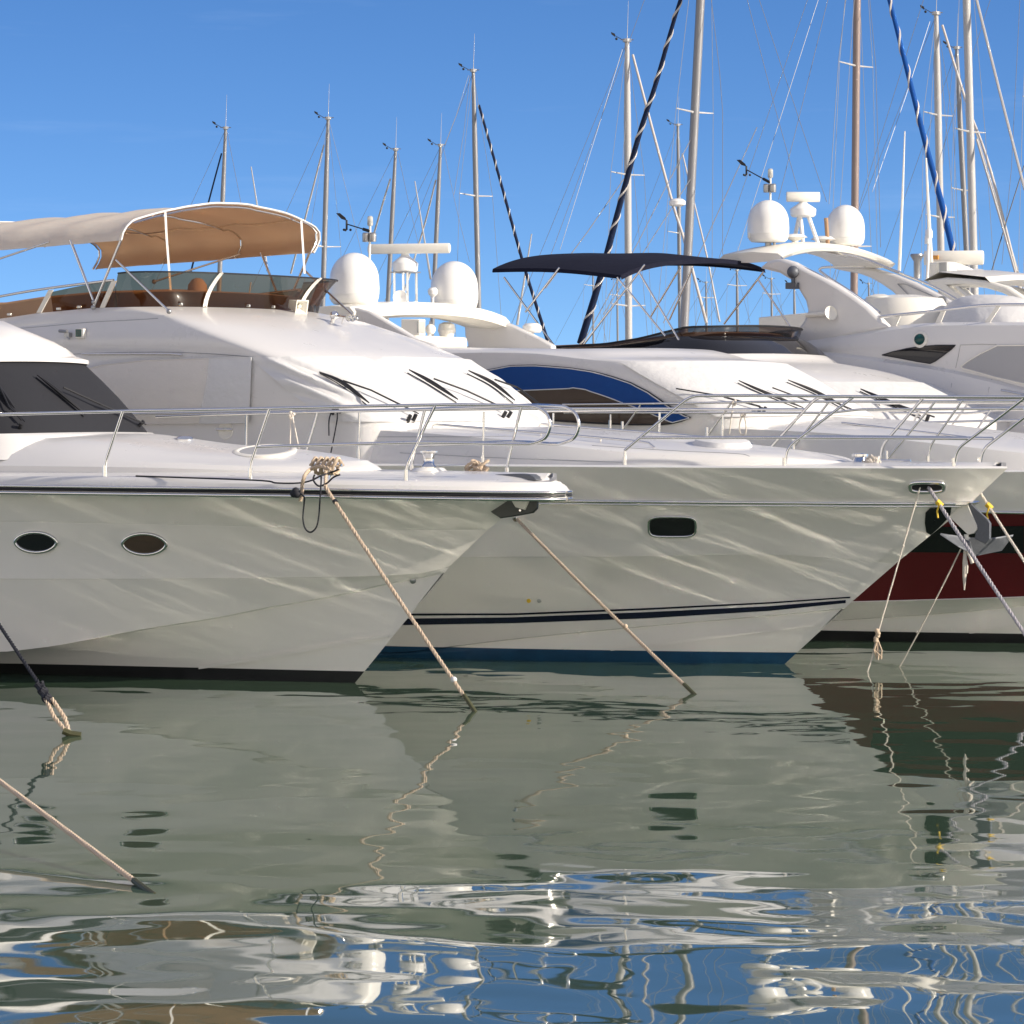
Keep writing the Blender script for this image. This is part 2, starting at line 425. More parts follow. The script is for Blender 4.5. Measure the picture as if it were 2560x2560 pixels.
def water_mat():
    m = bpy.data.materials.new('harbour_water'); m.use_nodes = True; t = m.node_tree; b = t.nodes['Principled BSDF']
    b.inputs['Base Color'].default_value = (.055, .095, .060, 1); b.inputs['Roughness'].default_value = .02; b.inputs['IOR'].default_value = 1.48
    tc = t.nodes.new('ShaderNodeTexCoord'); sp = t.nodes.new('ShaderNodeSeparateXYZ'); t.links.new(tc.outputs['Object'], sp.inputs[0])
    def nz(scale, det, amp, y0=None, y1=None, a0=1, a1=1, sxyz=(1, 1, 1), w=0, dist=0):
        mp = t.nodes.new('ShaderNodeMapping'); mp.inputs['Scale'].default_value = sxyz; mp.inputs['Location'].default_value = (w, w*.7, w*.3); mp.inputs['Rotation'].default_value = (0, 0, R(w*20))
        n = t.nodes.new('ShaderNodeTexNoise'); n.inputs['Scale'].default_value = scale; n.inputs['Detail'].default_value = det; n.inputs['Roughness'].default_value = .4; n.inputs['Distortion'].default_value = dist
        t.links.new(tc.outputs['Object'], mp.inputs[0]); t.links.new(mp.outputs[0], n.inputs['Vector'])
        a = t.nodes.new('ShaderNodeMath'); a.operation = 'MULTIPLY'; t.links.new(n.outputs['Fac'], a.inputs[0])
        if y0 is None: a.inputs[1].default_value = amp
        else:
            mr = t.nodes.new('ShaderNodeMapRange'); mr.interpolation_type = 'SMOOTHSTEP'
            mr.inputs[1].default_value = y0; mr.inputs[2].default_value = y1; mr.inputs[3].default_value = a0*amp; mr.inputs[4].default_value = a1*amp
            t.links.new(sp.outputs[1], mr.inputs[0]); t.links.new(mr.outputs[0], a.inputs[1])
        return a
    def add(a, b_):
        s = t.nodes.new('ShaderNodeMath'); s.operation = 'ADD'; t.links.new(a.outputs[0], s.inputs[0]); t.links.new(b_.outputs[0], s.inputs[1]); return s
    # long swell outside the berths, small lapping between the hulls
    h = add(nz(.42, 1.0, .054, 20.5, 30, 1.0, .24, (1, 1, 1), 1.3, .3), nz(1.05, 1.0, .0095, 21, 32, 1.0, .60, (1, 1, 1), 2.1, .2))
    h = add(h, nz(1.15, .5, .0140, 33, 38.5, .22, 1.0, (1, 1, 1), 3.7, .2))
    h = add(h, nz(2.9, .5, .0014, 33, 38.5, .4, 1.0, (1, 1, 1), 5.1, .2))
    bp = t.nodes.new('ShaderNodeBump'); bp.inputs['Strength'].default_value = 1; bp.inputs['Distance'].default_value = 1
    t.links.new(h.outputs[0], bp.inputs['Height']); t.links.new(bp.outputs[0], b.inputs['Normal'])
    return m
M['water'] = water_mat()
w = MB().grid([[(x, y, 0) for x in (-6000, -60, 60, 6000)] for y in (-300, 10, 120, 9000)]).build('water', M['water']); tag(w, kind='structure')
M['hill'] = mat('hazy_hill', (.10, .15, .22), .95, 0, .1, 0, .25, .004)  # distance haze put into the blue base colour
hl = MB(); top = []; bot = []; back = []
for i in range(120):
    x = -900+i*18; zz = 20+8*noise.noise((x*.004, 1, 0))+3*noise.noise((x*.013, 4, 0))+(36*math.exp(-((x-330)/70)**2))
    bot.append((x, 2900, -1)); top.append((x, 3080, zz)); back.append((x, 3500, -1))
hl.grid([bot, top, back]); tag(hl.build('hills', M['hill']), kind='structure')

# ------------------------------------------------------------------ shared fittings
def chrome_tube(name, path, r, parent, m='chrome', n=8): return MB().tube(path, r, n).build(name, M[m], parent, 60)

def wiper(b, o, blade, arm, foot, parent, r=.013, off=.05):
    """windscreen wiper lying on object o: blade line, twin arm and foot, all found on the glass along photograph lines"""
    mb = MB(); B = b.hits(o, blade, off)
    if len(B) >= 2:
        pts = crom(B, 14); mb.tube(pts, [r*(.5+1.2*math.sin(math.pi*i/13)) for i in range(14)], 6)
        low = b.hits(o, blade, .012)
        if len(low) >= 2: mb.tube(crom(low, 10), r*.45, 5)
    A = b.hits(o, arm, off+.02)
    if len(A) >= 2:
        mb.tube(A, r*.75, 6); mb.tube([p+Vector((.035, .02, -.02)) for p in A[len(A)//2:]], r*.5, 6)
    for f in foot:
        q, nn = b.hitn(o, *f)
        if q is not None: mb.tube([q-nn*.02, q+nn*.09], r*1.5, 8)
    if mb.v: return mb.build('windscreen_wiper', M['black'], parent)

def strip_on(b, o, top, bot, m, name, parent, off=.004, n=60):
    mb = MB(); rows = [[], []]
    U = lambda pts, x: lerp_tab(sorted(pts), x)
    u0, u1 = max(top[0][0], bot[0][0]), max(top[-1][0], bot[-1][0])
    for i in range(n+1):
        u = u0+(u1-u0)*i/n
        a, c = b.hit(o, u, U(top, u), off), b.hit(o, u, U(bot, u), off)
        if a is None or c is None: continue
        rows[0].append(a); rows[1].append(c)
    if len(rows[0]) > 2:
        mid = [(a+c)/2+(a-c).cross(Vector((1, 0, 0))).normalized()*0 for a, c in zip(*rows)]
        mb.grid([rows[0], mid, rows[1]]); return mb.build(name, m, parent)

def patch_on(b, o, outline, m, name, parent, off=.006, rim=None, rim_mat=None, rim_name=None, fill=9):
    """a pane or cover laid on object o inside a photograph outline, with real rim tube"""
    P = [p for a, c in zip(outline, outline[1:]+outline[:1]) for p in [(a[0]+(c[0]-a[0])*k/4, a[1]+(c[1]-a[1])*k/4) for k in range(4)]] if len(outline) < 27 else outline; cu = sum(p[0] for p in P)/len(P); cv = sum(p[1] for p in P)/len(P)
    rows = []
    for k in range(fill+1):
        f = 1-k/fill*.98; row = []
        for u, v in P:
            q = b.hit(o, cu+(u-cu)*f, cv+(v-cv)*f, off)
            row.append(q)
        rows.append(row)
    if any(q is None for r_ in rows for q in r_): 
        rows = [[q for q in r_ ] for r_ in rows if all(q is not None for q in r_)]
        if len(rows) < 2: return None
    mb = MB(); mb.grid(rows, True); mb.add(rows[-1], [tuple(range(len(rows[-1])))])
    po = mb.build(name, m, parent)
    if rim:
        MB().tube(rows[0]+[rows[0][0]], rim, 8, False).build(rim_name or 'frame', rim_mat, po, 60)
    return po

def ellipse(cu, cv, ru, rv, n=28, power=2.0):
    out = []
    for i in range(n):
        a = 2*math.pi*i/n; c, s = math.cos(a), math.sin(a)
        out.append((cu+ru*math.copysign(abs(c)**(2/power), c), cv+rv*math.copysign(abs(s)**(2/power), s)))
    return out
def eye_shape(cu, cv, ru, rv, tilt=0, n=28):
    out = []
    for i in range(n):
        a = 2*math.pi*i/n; x = math.cos(a); y = math.sin(a)
        yy = math.copysign((1-abs(x)**2.1)**.62, y) if abs(y) > 1e-6 else 0
        out.append((cu+ru*x, cv+rv*yy+tilt*ru*x))
    return out

def radome(parent, c, r, h, post=0, cap=None):
    """satellite dome on its low foot"""
    prof = [(r*.55, 0), (r*.80, h*.01), (r*.93, h*.07), (r*.99, h*.18), (r*.968, h*.183), (r*.968, h*.197), (r*.993, h*.20), (r, h*.34), (r*.985, h*.47)]
    for i in range(1, 11):
        a = math.pi/2*i/10; prof.append((r*.985*math.cos(a), h*.47+h*.53*math.sin(a)))
    o = MB().lathe(prof, 36, c).build('radome', M['dome'], parent, 40)
    f = MB(); f.lathe([(r*.62, -.05-post), (r*.62, 0.01)], 20, c) if not post else f.lathe([(r*.16, -post-.02), (r*.16, .02)], 14, c).lathe([(r*.07, -post-.02), (r*.07, .02)], 10, Vector(c)+Vector((r*.35, 0, 0)))
    f.build('dome_foot', M['cream'] if not post else M['steel'], o)
    n = MB(); n.box(Vector(c)+Vector((.545*-r, -.84*r, h*.16)), (.05, .03, .09), Matrix.Rotation(R(-33), 3, 'Z')); n.build('dome_latch', M['cream'], o, bevel=.008)
    return o

def windsensor(parent, base, top, arm_tip, lamps=True, name='masthead_sensor'):
    base, top, tip = Vector(base), Vector(top), Vector(arm_tip)
    h = (top-base).length
    mb = MB().tube([base, top], .018, 8); o = mb.build('instrument_pole', M['cream'], parent)
    if lamps:
        MB().lathe([(.035, 0), (.045, .02), (.045, .13), (.03, .15)], 14, top-Vector((0, 0, .03))).build('anchor_light', M['lens'], o)
        MB().lathe([(.05, 0), (.055, .03), (.055, .12), (.04, .14)], 14, top-Vector((-.05, 0, .27))).lathe([(.05, 0), (.055, .03), (.055, .12), (.04, .14)], 14, top-Vector((.06, .03, .27))).build('navigation_light', M['steel'], o)
    st = top-Vector((0, 0, .11)); a = MB().tube([st, st.lerp(tip, .3)], .024, 8).tube([st.lerp(tip, .25), tip], .010, 6)
    a.tube([tip-Vector((0, 0, .09)), tip+Vector((0, 0, .06))], .016, 8)
    for k in range(3):
        an = 2*math.pi*k/3+.4; a.ball(tip+Vector((math.cos(an)*.06, math.sin(an)*.06, -.09)), .02, 6)
    a.prism([tip+Vector((0, 0, .05)), tip+Vector((-.10, 0, .08)), tip+Vector((-.20, 0, .17)), tip+Vector((-.13, 0, .17)), tip+Vector((-.03, 0, .10))], (0, .008, 0))
    a.build('wind_vane', M['black'], o)
    return o

def radar_bar(parent, c, ln, ang, th=.075):
    d = Vector((math.cos(ang), math.sin(ang), 0))
    q = Vector((-d.y, d.x, 0)); c = Vector(c); mb = MB(); rows = []
    for f, k in ((-1, .55), (-.985, .9), (-.96, 1), (.96, 1), (.985, .9), (1, .55)):
        rows.append([c+d*(ln/2*f)+(q*math.cos(a)*.6+Vector((0, 0, 1))*math.sin(a))*th*k*(1) for a in [2*math.pi*i/14 for i in range(14)]])
    mb.grid(rows, True); mb.add(rows[0], [tuple(range(14))]); mb.add(rows[-1], [tuple(range(14))])
    return mb.build('radar_scanner', M['cream'], parent, 50)
def radar_pedestal(parent, c, r, h):
    return MB().lathe([(r*.8, 0), (r*.95, h*.12), (r, h*.5), (r*.98, h*.56), (r*.9, h*.62), (r*.35, h*.95), (r*.3, h*1.08)], 22, c, ).build('radar_pedestal', M['dome'], parent, 35)

def rail_set(b, name, tops, bars, posts, pf, parent, r=.017, mirror_too=True, post_r=None):
    """guard rail of one boat: top tubes and bars, each stanchion its own sub-part; both sides"""
    sides = (1, -1) if mirror_too else (1,)
    for sg in sides:
        fl = lambda P: [Vector((q.x, q.y*sg, q.z)) for q in P]
        mb = MB()
        for line in tops+bars:
            mb.tube(fl(fillet(b.trace(line, pf), .12)), r, 8)
        ro = mb.build(name, M['chrome'], parent, 60)
        for ps in posts:
            mb = MB(); P = fl(fillet(b.trace(ps, pf), .10)); mb.tube(P, (post_r or r)*.92, 8)
            mb.tube([P[-1]+Vector((0, 0, .12)), P[-1]-Vector((0, 0, .04))], (post_r or r)*1.45, 10)
            mb.build('stanchion', M['chrome'], ro, 60)

# ================================================================== nearest yacht, left
A = Boat('motor_yacht', 888, 1707, 33, label='white motor yacht nearest on the left with two eye shaped portholes and dark covered windscreen', cat='yacht', group='motor yachts moored side by side')
def build_A(b):
    root = b.root
    r_rub = hrow(b, [(0, 1229), (322, 1232), (644, 1237), (1000, 1244), (1180, 1246)], 2.20, 2.6, .80, (1322, 1247))
    g1 = hrow(b, [(0, 1302), (322, 1308), (644, 1315), (900, 1321), (1100, 1324)], 2.10, 2.4, .92, (1222, 1322))
    g2 = hrow(b, [(0, 1447), (322, 1447), (644, 1445), (900, 1441), (1050, 1433)], 2.02, 2.2, 1.0, (1124, 1416))
    ch = hrow(b, [(0, 1631), (126, 1616), (373, 1570), (550, 1542), (652, 1521), (827, 1490), (973, 1457)], 1.88, 1.65, 1.0, (1113, 1430), zmin=.06)
    def low(P, z, se):
        return [Vector((-11+(se+11)*(1-(1-j/(NC-1))**1.6), -(P if (x := -11+(se+11)*(1-(1-j/(NC-1))**1.6)) <= -7 else P*max(0, 1-((x+7)/(se+7))**1.6)), z)) for j in range(NC)]
    k1, k2 = low(1.12, -.02, -.02), low(1.2, -.6, -.75)
    rows = [r_rub, midrow(r_rub, g1, .5, -.02), g1, shift(g1, -.012, -.004), midrow(g1, g2, .33, -.03), midrow(g1, g2, .67, -.03), g2, shift(g2, -.012, -.004), midrow(g2, ch, .5, -.02), ch, shift(ch, -.06, -.012), midrow(ch, k1, .5, .0), k1, k2]
    mb = both(rows)
    hull, bp = split_z(mb, .135, 'hull', M['gel'], 'bottom_paint', M['boot'], root, 24)
    # spray rail on the bottom panel
    st, sb = [(380, 1678), (652, 1639), (900, 1595), (972, 1584)], [(330, 1692), (652, 1648), (900, 1602), (968, 1591)]
    strip_on(b, hull, st, sb, M['gel'], 'spray_rail', root, .03)
    # gunwale band, rub rail
    top = hrow(b, [(0, 1190), (322, 1193), (644, 1199), (1007, 1203), (1284, 1206)], 2.20, 2.8, .62, (1392, 1206))
    mid = hrow(b, [(0, 1201), (644, 1209), (1284, 1217)], 2.25, 2.8, .60, (1404, 1217))
    rt = hrow(b, [(0, 1213), (644, 1222), (1284, 1230)], 2.27, 2.8, .60, (1412, 1229))
    rb = hrow(b, [(0, 1228), (644, 1236), (1284, 1245)], 2.27, 2.8, .60, (1413, 1245))
    deckz = [Vector((v.x, -max(0, -v.y-.22), v.z+.02)) for v in top]
    ctr = [Vector((v.x, 0, v.z+.10)) for v in top]
    ins = shift(rt, -.02, 0)
    both([r_rub, shift(rb, -.03, 0), rb, rt, mid, shift(top, .02, -.012), top, deckz, midrow(deckz, ctr, .5), ctr]).build('deck', M['gelcabin'], root, 30)
    tubes = MB()
    for dz, rr in ((-.014, .020), (.062, .016)):
        for sg in (1, -1): tubes.tube([Vector((v.x+.01, (v.y-.02)*sg, v.z+dz)) for v in rb], rr, 8)
    tubes.build('rub_rail', M['chrome'], root, 60)
    both([[Vector((v.x+.008, v.y-.012, v.z+.012)) for v in rb], [Vector((v.x+.014, v.y-.026, v.z+.025)) for v in rb], [Vector((v.x+.008, v.y-.012, v.z+.046)) for v in rb]]).build('rubbing_strip', M['black'], root, 60)
    # coach roof
    f0 = hrow(b, [(0, 1164), (322, 1168), (644, 1177), (800, 1180)], 1.72, 2.2, .62, (945, 1172), s0=-6, zmin=None)
    f1 = hrow(b, [(0, 1152), (322, 1157), (644, 1166), (800, 1171)], 1.66, 2.2, .62, (938, 1166), s0=-6)
    f2 = hrow(b, [(0, 1116), (160, 1123), (267, 1133), (420, 1146), (600, 1155), (780, 1158)], 1.42, 2.2, .65, (922, 1155), s0=-6)
    f3 = midrow(f2, hrow(b, [(0, 1092), (160, 1097), (267, 1106), (420, 1126), (600, 1141), (780, 1152)], 1.1, 2.2, .65, (917, 1151), s0=-6), 1)
    c0 = [(388, 1084), (493, 1098), (600, 1112), (740, 1122), (840, 1136)]
    tr = b.Ls(c0, 0); tab = [(q.x, q.z) for q in tr]+[(f3[-1].x, f3[-1].z)]
    f4 = [Vector((v.x, 0, max(smooth_tab(tab, v.x), v.z))) for v in f3]
    coach = both([shift(f0, .0, -.25), f0, f1, midrow(f1, f2, .5, .03), f2, midrow(f2, f3, .5, .02), f3, midrow(f3, f4, .5, 0), f4]).build('coach_roof', M['gelcabin'], root, 28)
    # cabin: windscreen under a charcoal cover, roof
    q = b.L(388, 1083, -1.5); q.x -= .50; base = uline(1.5, q.x, .85, [(q.x-6, q.z+.05), (q.x, q.z)], .02, 2.6)
    q1 = b.L(231, 914, -1.36); q1.x -= .45; brow = uline(1.36, q1.x, .75, [(q1.x-6, q1.z+.1), (q1.x, q1.z)], .03, 2.6)
    ledge = uline(1.56, q.x+.05, .95, [(q.x-6, q.z-.02), (q.x, q.z-.06)], .02, 2.6); foot = uline(1.7, q.x+.1, 1.15, [(q.x-6, q.z-.3), (q.x, q.z-.3)], 0, 2.6)
    MB().grid([foot, ledge, pushed(base, .06), base]).build('cabin_side', M['gelcabin'], root, 40)
    lines = [base]+[[a.lerp(c, f)+Vector((.05*math.sin(math.pi*f), 0, 0)) for a, c in zip(base, brow)] for f in (.25, .5, .75)]+[brow]
    scr = MB().grid(lines).build('windscreen_cover', M['canvasA'], root, 40)
    lip = pushed(brow, .05); 
    rl = [pushed(brow, .005), lip, [v+Vector((.0, 0, .05)) for v in lip]]
    for w_, (u, v) in ((1.24, (214, 894)), (1.05, (190, 877)), (.85, (150, 858)), (.6, (100, 842)), (.3, (0, 808))):
        qq = b.L(u, v, -w_); qq.x -= .40; rl.append(uline(w_, qq.x, .65, [(qq.x-6, qq.z+.12), (qq.x, qq.z)], .02, 2.4))
    mb = MB().grid(rl); ucap(mb, rl[-1]); mb.build('cabin_roof', M['gelcabin'], root, 40)
    MB().tube(pushed(brow, .02), .012, 6).build('screen_seal', M['black'], root)
    wiper(b, scr, T(1, (265, 1395), (400, 1500), (520, 1600), (625, 1690)), T(1, (455, 1500), (700, 1610), (1040, 1760)), T(1, (1040, 1755)), root, .016, .05)
    wiper(b, scr, T(1, (-150, 1270), (-60, 1420), (40, 1560), (100, 1640)), T(1, (-20, 1480), (60, 1640), (150, 1740)), T(1, (150, 1770)), root, .016, .05)
    # portholes
    for cu, cv, ru, rv in ((91, 1355, 52, 25), (362, 1359, 55, 26)):
        o = patch_on(b, hull, eye_shape(cu, cv, ru, rv, .02), M['brownglass'] if cu > 200 else M['glassdark'], 'porthole', root, .012, .021, M['chrome'], 'porthole_frame')
    # hatch, vents, windlass, cleat
    q, n = b.hitn(coach, 662, 1128)
    if q is not None:
        h = MB().lathe([(.37, -.02), (.37, .012), (.34, .022), (.31, .02), (.30, .012)], 32, q, n).build('deck_hatch', M['cream'], root, 35)
        MB().lathe([(.30, .0), (.29, .014), (.1, .016)], 32, q, n).build('hatch_glass', M['covgrey'], h)
    for u, v in ((20, 1098), (462, 1098)):
        q, n = b.hitn(coach, u, v)
        if q is not None: MB().lathe([(.10, -.02), (.10, .015), (.07, .035), (.01, .04)], 20, q, n).build('deck_light', M['chrome'], root)
    q = b.L(1072, 1178, 0)
    MB().lathe([(.24, -.10), (.22, .0), (.17, .04)], 8, q, ).build('windlass_base', M['gel'], root)
    MB().lathe([(.085, .02), (.085, .05), (.065, .08), (.060, .16), (.075, .20), (.11, .215), (.11, .225), (.03, .235)], 20, q).build('windlass', M['chrome'], root)
    q = b.trace([(815, 1190)], lambda s: 1.62)[0]
    mb = MB().tube([q+Vector((-.21, 0, .12)), q+Vector((.21, 0, .12))], .017, 8)
    for x in (-.07, .07): mb.tube([q+Vector((x, 0, -.03)), q+Vector((x, 0, .12))], .018, 8)
    mb.build('mooring_cleat', M['chrome'], root)
    A.cleat = b.mw @ q
    # bow roller under the platform, dark locker lid on deck
    pl = [(1213, 1246), (1342, 1246), (1341, 1272), (1330, 1283), (1285, 1291), (1250, 1296), (1238, 1288), (1226, 1280), (1220, 1262)]
    P = b.Ls(pl, .16); o = MB().prism(P, (0, .05, 0)).prism(b.Ls(pl, -.11), (0, .05, 0)).build('bow_roller', M['darksteel'], root, 30, bevel=.012)
    MB().prism(b.Ls([(1275, 1246), (1325, 1246), (1312, 1275), (1288, 1268)], .175), (0, .03, 0)).build('roller_cheek', M['cream'], o, bevel=.005)
    MB().tube([b.L(1318, 1270, .1), b.L(1318, 1270, -.1)], .035, 10).tube([b.L(1300, 1276, .18), b.L(1300, 1276, .14)], .012, 10).build('roller_pin', M['chrome'], o)
    P = b.Ls([(1180, 1192), (1240, 1186), (1290, 1184), (1322, 1186), (1334, 1192), (1341, 1201), (1300, 1203), (1200, 1199)], .20)
    MB().prism(P, (0, .4, 0)).build('anchor_locker_lid', M['galv'], root, bevel=.01)
    # cover fasteners, drain fitting
    q, n = b.hitn(hull, 1033, 1451)
    if q is not None: MB().lathe([(.035, 0), (.035, .02), (.015, .03)], 12, q, n).build('skin_fitting', M['steel'], root)
    # guard rails
    se = top[-1].x
    pf = lambda s: max(.30, (2.2*max(0, 1-min(1, max(0, (s+7)/(se+7)))**2.8)**.62)-.10)
    rail_set(b, 'guard_rail',
        [T(5, (-500, 245), (0, 228), (1100, 200))+T(6, (0, 187), (900, 165), (1500, 155), (1932, 160))+T(7, (180, 168), (262, 215), (292, 310), (255, 410), (150, 450), (0, 452))],
        [T(7, (0, 452))+T(6, (1500, 442), (1215, 438), (600, 455), (10, 472))],
        [T(5, (920, 205), (790, 592), (788, 690)), T(6, (100, 190), (-20, 540))+T(5, (1880, 600), (1878, 712)), T(6, (1340, 168), (1128, 615), (1126, 725))], pf, root, .019)
    return hull
A.hull = build_A(A)

# ================================================================== second yacht, middle, with the beige canopy
B = Boat('motor_yacht', 1961, 1660, 33, label='white motor yacht in the middle with a beige flybridge canopy and twin navy hull stripes', cat='yacht', group='motor yachts moored side by side')
def build_B(b):
    root = b.root
    sh = hrow(b, [(700, 1163), (1280, 1166), (1557, 1168), (1924, 1170), (2300, 1171)], 2.45, 2.8, .82, (2519, 1171), aft=-14, s0=-8)
    rub = hrow(b, [(700, 1245), (1340, 1252), (1924, 1257), (2250, 1259)], 2.36, 2.5, .90, (2425, 1259), aft=-14, s0=-8)
    kn = hrow(b, [(700, 1394), (1280, 1392), (1580, 1391), (1900, 1386)], 2.28, 2.2, 1.0, (2240, 1408), aft=-14, s0=-8)
    ch = hrow(b, [(1000, 1632), (1280, 1597), (1600, 1566), (1924, 1538)], 2.05, 1.65, 1.0, (2112, 1520), aft=-14, s0=-8, zmin=.03)
    def low(P, z, se):
        out = []
        for j in range(NC):
            x = -14+(se+14)*(1-(1-j/(NC-1))**1.6); out.append(Vector((x, -(P if x <= -8 else P*max(0, 1-((x+8)/(se+8))**2.0)), z)))
        return out
    k1, k2 = low(1.9, -.03, -.03), low(1.3, -.7, -.8)
    hull, bp = split_z(both([sh, midrow(sh, rub, .5, -.01), rub, midrow(rub, kn, .33, -.05), midrow(rub, kn, .67, -.05), kn, shift(kn, -.006, -.004), midrow(kn, ch, .5, -.05), ch, shift(ch, -.05, -.012), midrow(ch, k1, .5), k1, k2]), .148, 'hull', M['gel'], 'bottom_paint', M['blueboot'], root, 24)
    strip_on(b, hull, [(850, 1540), (1026, 1533.5), (1280, 1533), (1613, 1520), (1924, 1505), (2170, 1488)], [(850, 1546), (1026, 1539), (1280, 1538), (1613, 1525), (1924, 1509), (2165, 1492)], M['navy'], 'upper_stripe', root)
    strip_on(b, hull, [(850, 1553), (1021, 1546), (1280, 1543), (1613, 1530), (1924, 1515), (2158, 1496)], [(850, 1570), (1007, 1562.5), (1280, 1558), (1613, 1546), (1924, 1527), (2146, 1504)], M['navy'], 'lower_stripe', root)
    # spray rail
    strip_on(b, hull, [(1500, 1626), (1700, 1600), (1924, 1573), (2050, 1558)], [(1460, 1633), (1700, 1606), (1924, 1578), (2046, 1562)], M['gel'], 'spray_rail', root, .025)
    tb = MB()
    for sg in (1, -1):
        tb.tube([Vector((v.x, (v.y-.012)*sg, v.z)) for v in rub[:-2]], .020, 8); tb.tube([Vector((v.x, (v.y-.008)*sg, v.z-.035)) for v in rub[:-2]], .010, 6)
    tb.build('rub_rail', M['chrome'], root, 60)
    # deck
    inn = [Vector((v.x-.02, -max(0, -v.y-.14), v.z+.0)) for v in sh]; ctr = [Vector((v.x-.02, 0, v.z+.07)) for v in sh]
    both([sh, [Vector((v.x-.01, -max(0, -v.y-.05), v.z+.025)) for v in sh], inn, midrow(inn, ctr, .5), ctr]).build('deck', M['gelcabin'], root, 40)
    # forward trunk cabin
    f0 = hrow(b, [(700, 1164), (1280, 1165), (1924, 1168)], 2.12, 2.8, .78, (2143, 1168), aft=-14, s0=-5)
    f1 = hrow(b, [(640, 1066), (907, 1074), (1284, 1101), (1447, 1120), (1613, 1134), (1924, 1148), (2049, 1154)], 2.0, 2.8, .74, (2137, 1160), aft=-14, s0=-5)
    f1b = hrow(b, [(640, 1052), (907, 1063), (1284, 1092), (1447, 1109), (1613, 1122), (1924, 1138), (2049, 1148)], 1.76, 2.8, .68, (2130, 1157), aft=-14, s0=-5)
    cq = [(q.x, q.z) for q in b.Ls([(1410, 1066), (1560, 1077), (1713, 1089), (1916, 1111), (2016, 1123), (2090, 1142)], -.3)]
    f2 = [Vector((v.x, 0, max(v.z, smooth_tab(cq+[(f1b[-1].x, f1b[-1].z)], v.x)))) for v in f1b]
    trunk = both([shift(f0, 0, -.25), f0, midrow(f0, f1, .5, .02), f1, midrow(f1, f1b, .5, .02), f1b, midrow(f1b, f2, .5), f2]).build('trunk_cabin', M['gelcabin'], root, 30)
    # deckhouse levels
    def lev(u, v, w, Ln, side, zc=.02, n=2.6):
        q = b.L(u, v, w); tab = sorted([(x.x, x.z) for x in b.Ls(side, w)]+[(q.x, q.z)])
        return uline(w, q.x, Ln, tab, zc, n, aft=-14, k=40, kn=30)
    L0 = lev(300, 768, 2.02, .75, [(0, 797), (93, 783), (233, 770)])
    L1 = lev(403, 792, 2.10, .75, [(0, 822), (33, 818), (233, 798)])
    L2 = lev(652, 893, 2.20, .70, [(200, 877), (460, 882)], .03)
    L3 = lev(862, 1054, 2.17, .80, [(300, 1058), (640, 1060)], 0)
    L4 = [Vector((v.x+.02, v.y*1.03, 2.0)) for v in L3]
    seq = [L0]
    for a_, c_, k, bl in ((L0, L1, 3, .03), (L1, L2, 6, .06), (L2, L3, 6, .05), (L3, L4, 2, 0)):
        for i in range(1, k+1):
            f = i/k; seq.append(pushed([x.lerp(y, f) for x, y in zip(a_, c_)], bl*math.sin(math.pi*f)) if bl else [x.lerp(y, f) for x, y in zip(a_, c_)])
    mb = MB().grid(seq); ucap(mb, [v-Vector((.1, 0, .03)) for v in L0]); house = mb.build('deckhouse', M['gelcabin'], root, 30)
    # cover laced over windscreen and side glass
    n0 = 39
    def sub(l): return l[n0:len(l)-n0]
    rows = []
    for k in range(26):
        f = k/25; line = pushed([x.lerp(y, f) for x, y in zip(sub(L2), sub(L3))], .05*math.sin(math.pi*f)+.025)
        row = []
        for i, v in enumerate(line):
            fold = noise.noise((v.x*1.4+v.z*.9, v.y*1.2, v.z*2.2))*.05+noise.noise((v.x*4, v.y*4, v.z*5))*.016
            a0 = i/len(line); drape = .085*math.sin(6.5*(a0*9-f*2.2))*math.exp(-((a0-.10)/.13)**2)*math.sin(math.pi*min(1, f*1.15+.08))+.010*math.sin(17*(a0*6-f*1.6))*math.exp(-((a0-.12)/.16)**2)
            row.append((v, fold+drape))
        rows.append([p[0]+(q[0]-p[0])*(1) for p, q in zip(row, [(pushed([r_[0] for r_ in row], 1)[i], 0) for i in range(len(row))])] if 0 else [v+Vector(((.84 if abs(v.y) < 1.9 else .2), -.5 if v.y < -1 else (.5 if v.y > 1 else 0), .25))*d for v, d in row])
    mb = MB().grid(rows); cover = mb.build('windscreen_cover', M['covw'], root, 70)
    patch_on(b, house, T(1, (640, 1335), (780, 1300), (1100, 1266), (1585, 1252), (1570, 1400), (1530, 1580), (1505, 1730), (1300, 1732), (1000, 1735), (640, 1738)), M['covc'], 'side_window_cover', root, .04, .008, M['covc'], 'cover_hem', 12)
    patch_on(b, house, T(1, (1588, 1250), (1750, 1245), (1900, 1246), (1895, 1400), (1885, 1600), (1880, 1725), (1700, 1730), (1510, 1730), (1535, 1580), (1572, 1400)), M['covw'], 'side_window_cover', root, .046, .006, M['covw'], 'cover_hem', 10)
    for bl, arm, ft in ((T(2, (480, 1362), (640, 1460), (840, 1610)), T(2, (650, 1445), (850, 1520), (1180, 1690)), T(2, (1140, 1715), (1180, 1712))),
                        (T(2, (1133, 1362), (1300, 1455), (1500, 1585)), T(2, (1315, 1440), (1560, 1530), (1860, 1670)), T(2, (1850, 1690), (1888, 1690))),
                        (T(2, (1580, 1368), (1760, 1460), (1925, 1590)), T(2, (1770, 1445), (1932, 1500))+T(3, (170, 1620)), T(7, (335, 262),))):
        wiper(b, cover, bl, arm, ft, root, .017, .06)
    # hull lines and fittings on the near side
    P = T(7, (900, 960)); 
    ph = patch_on(b, hull, ellipse(1681, 1315.5, 59, 25, 32, 4.2), M['glassdark'], 'porthole', root, .012, .016, M['chrome'], 'porthole_frame')
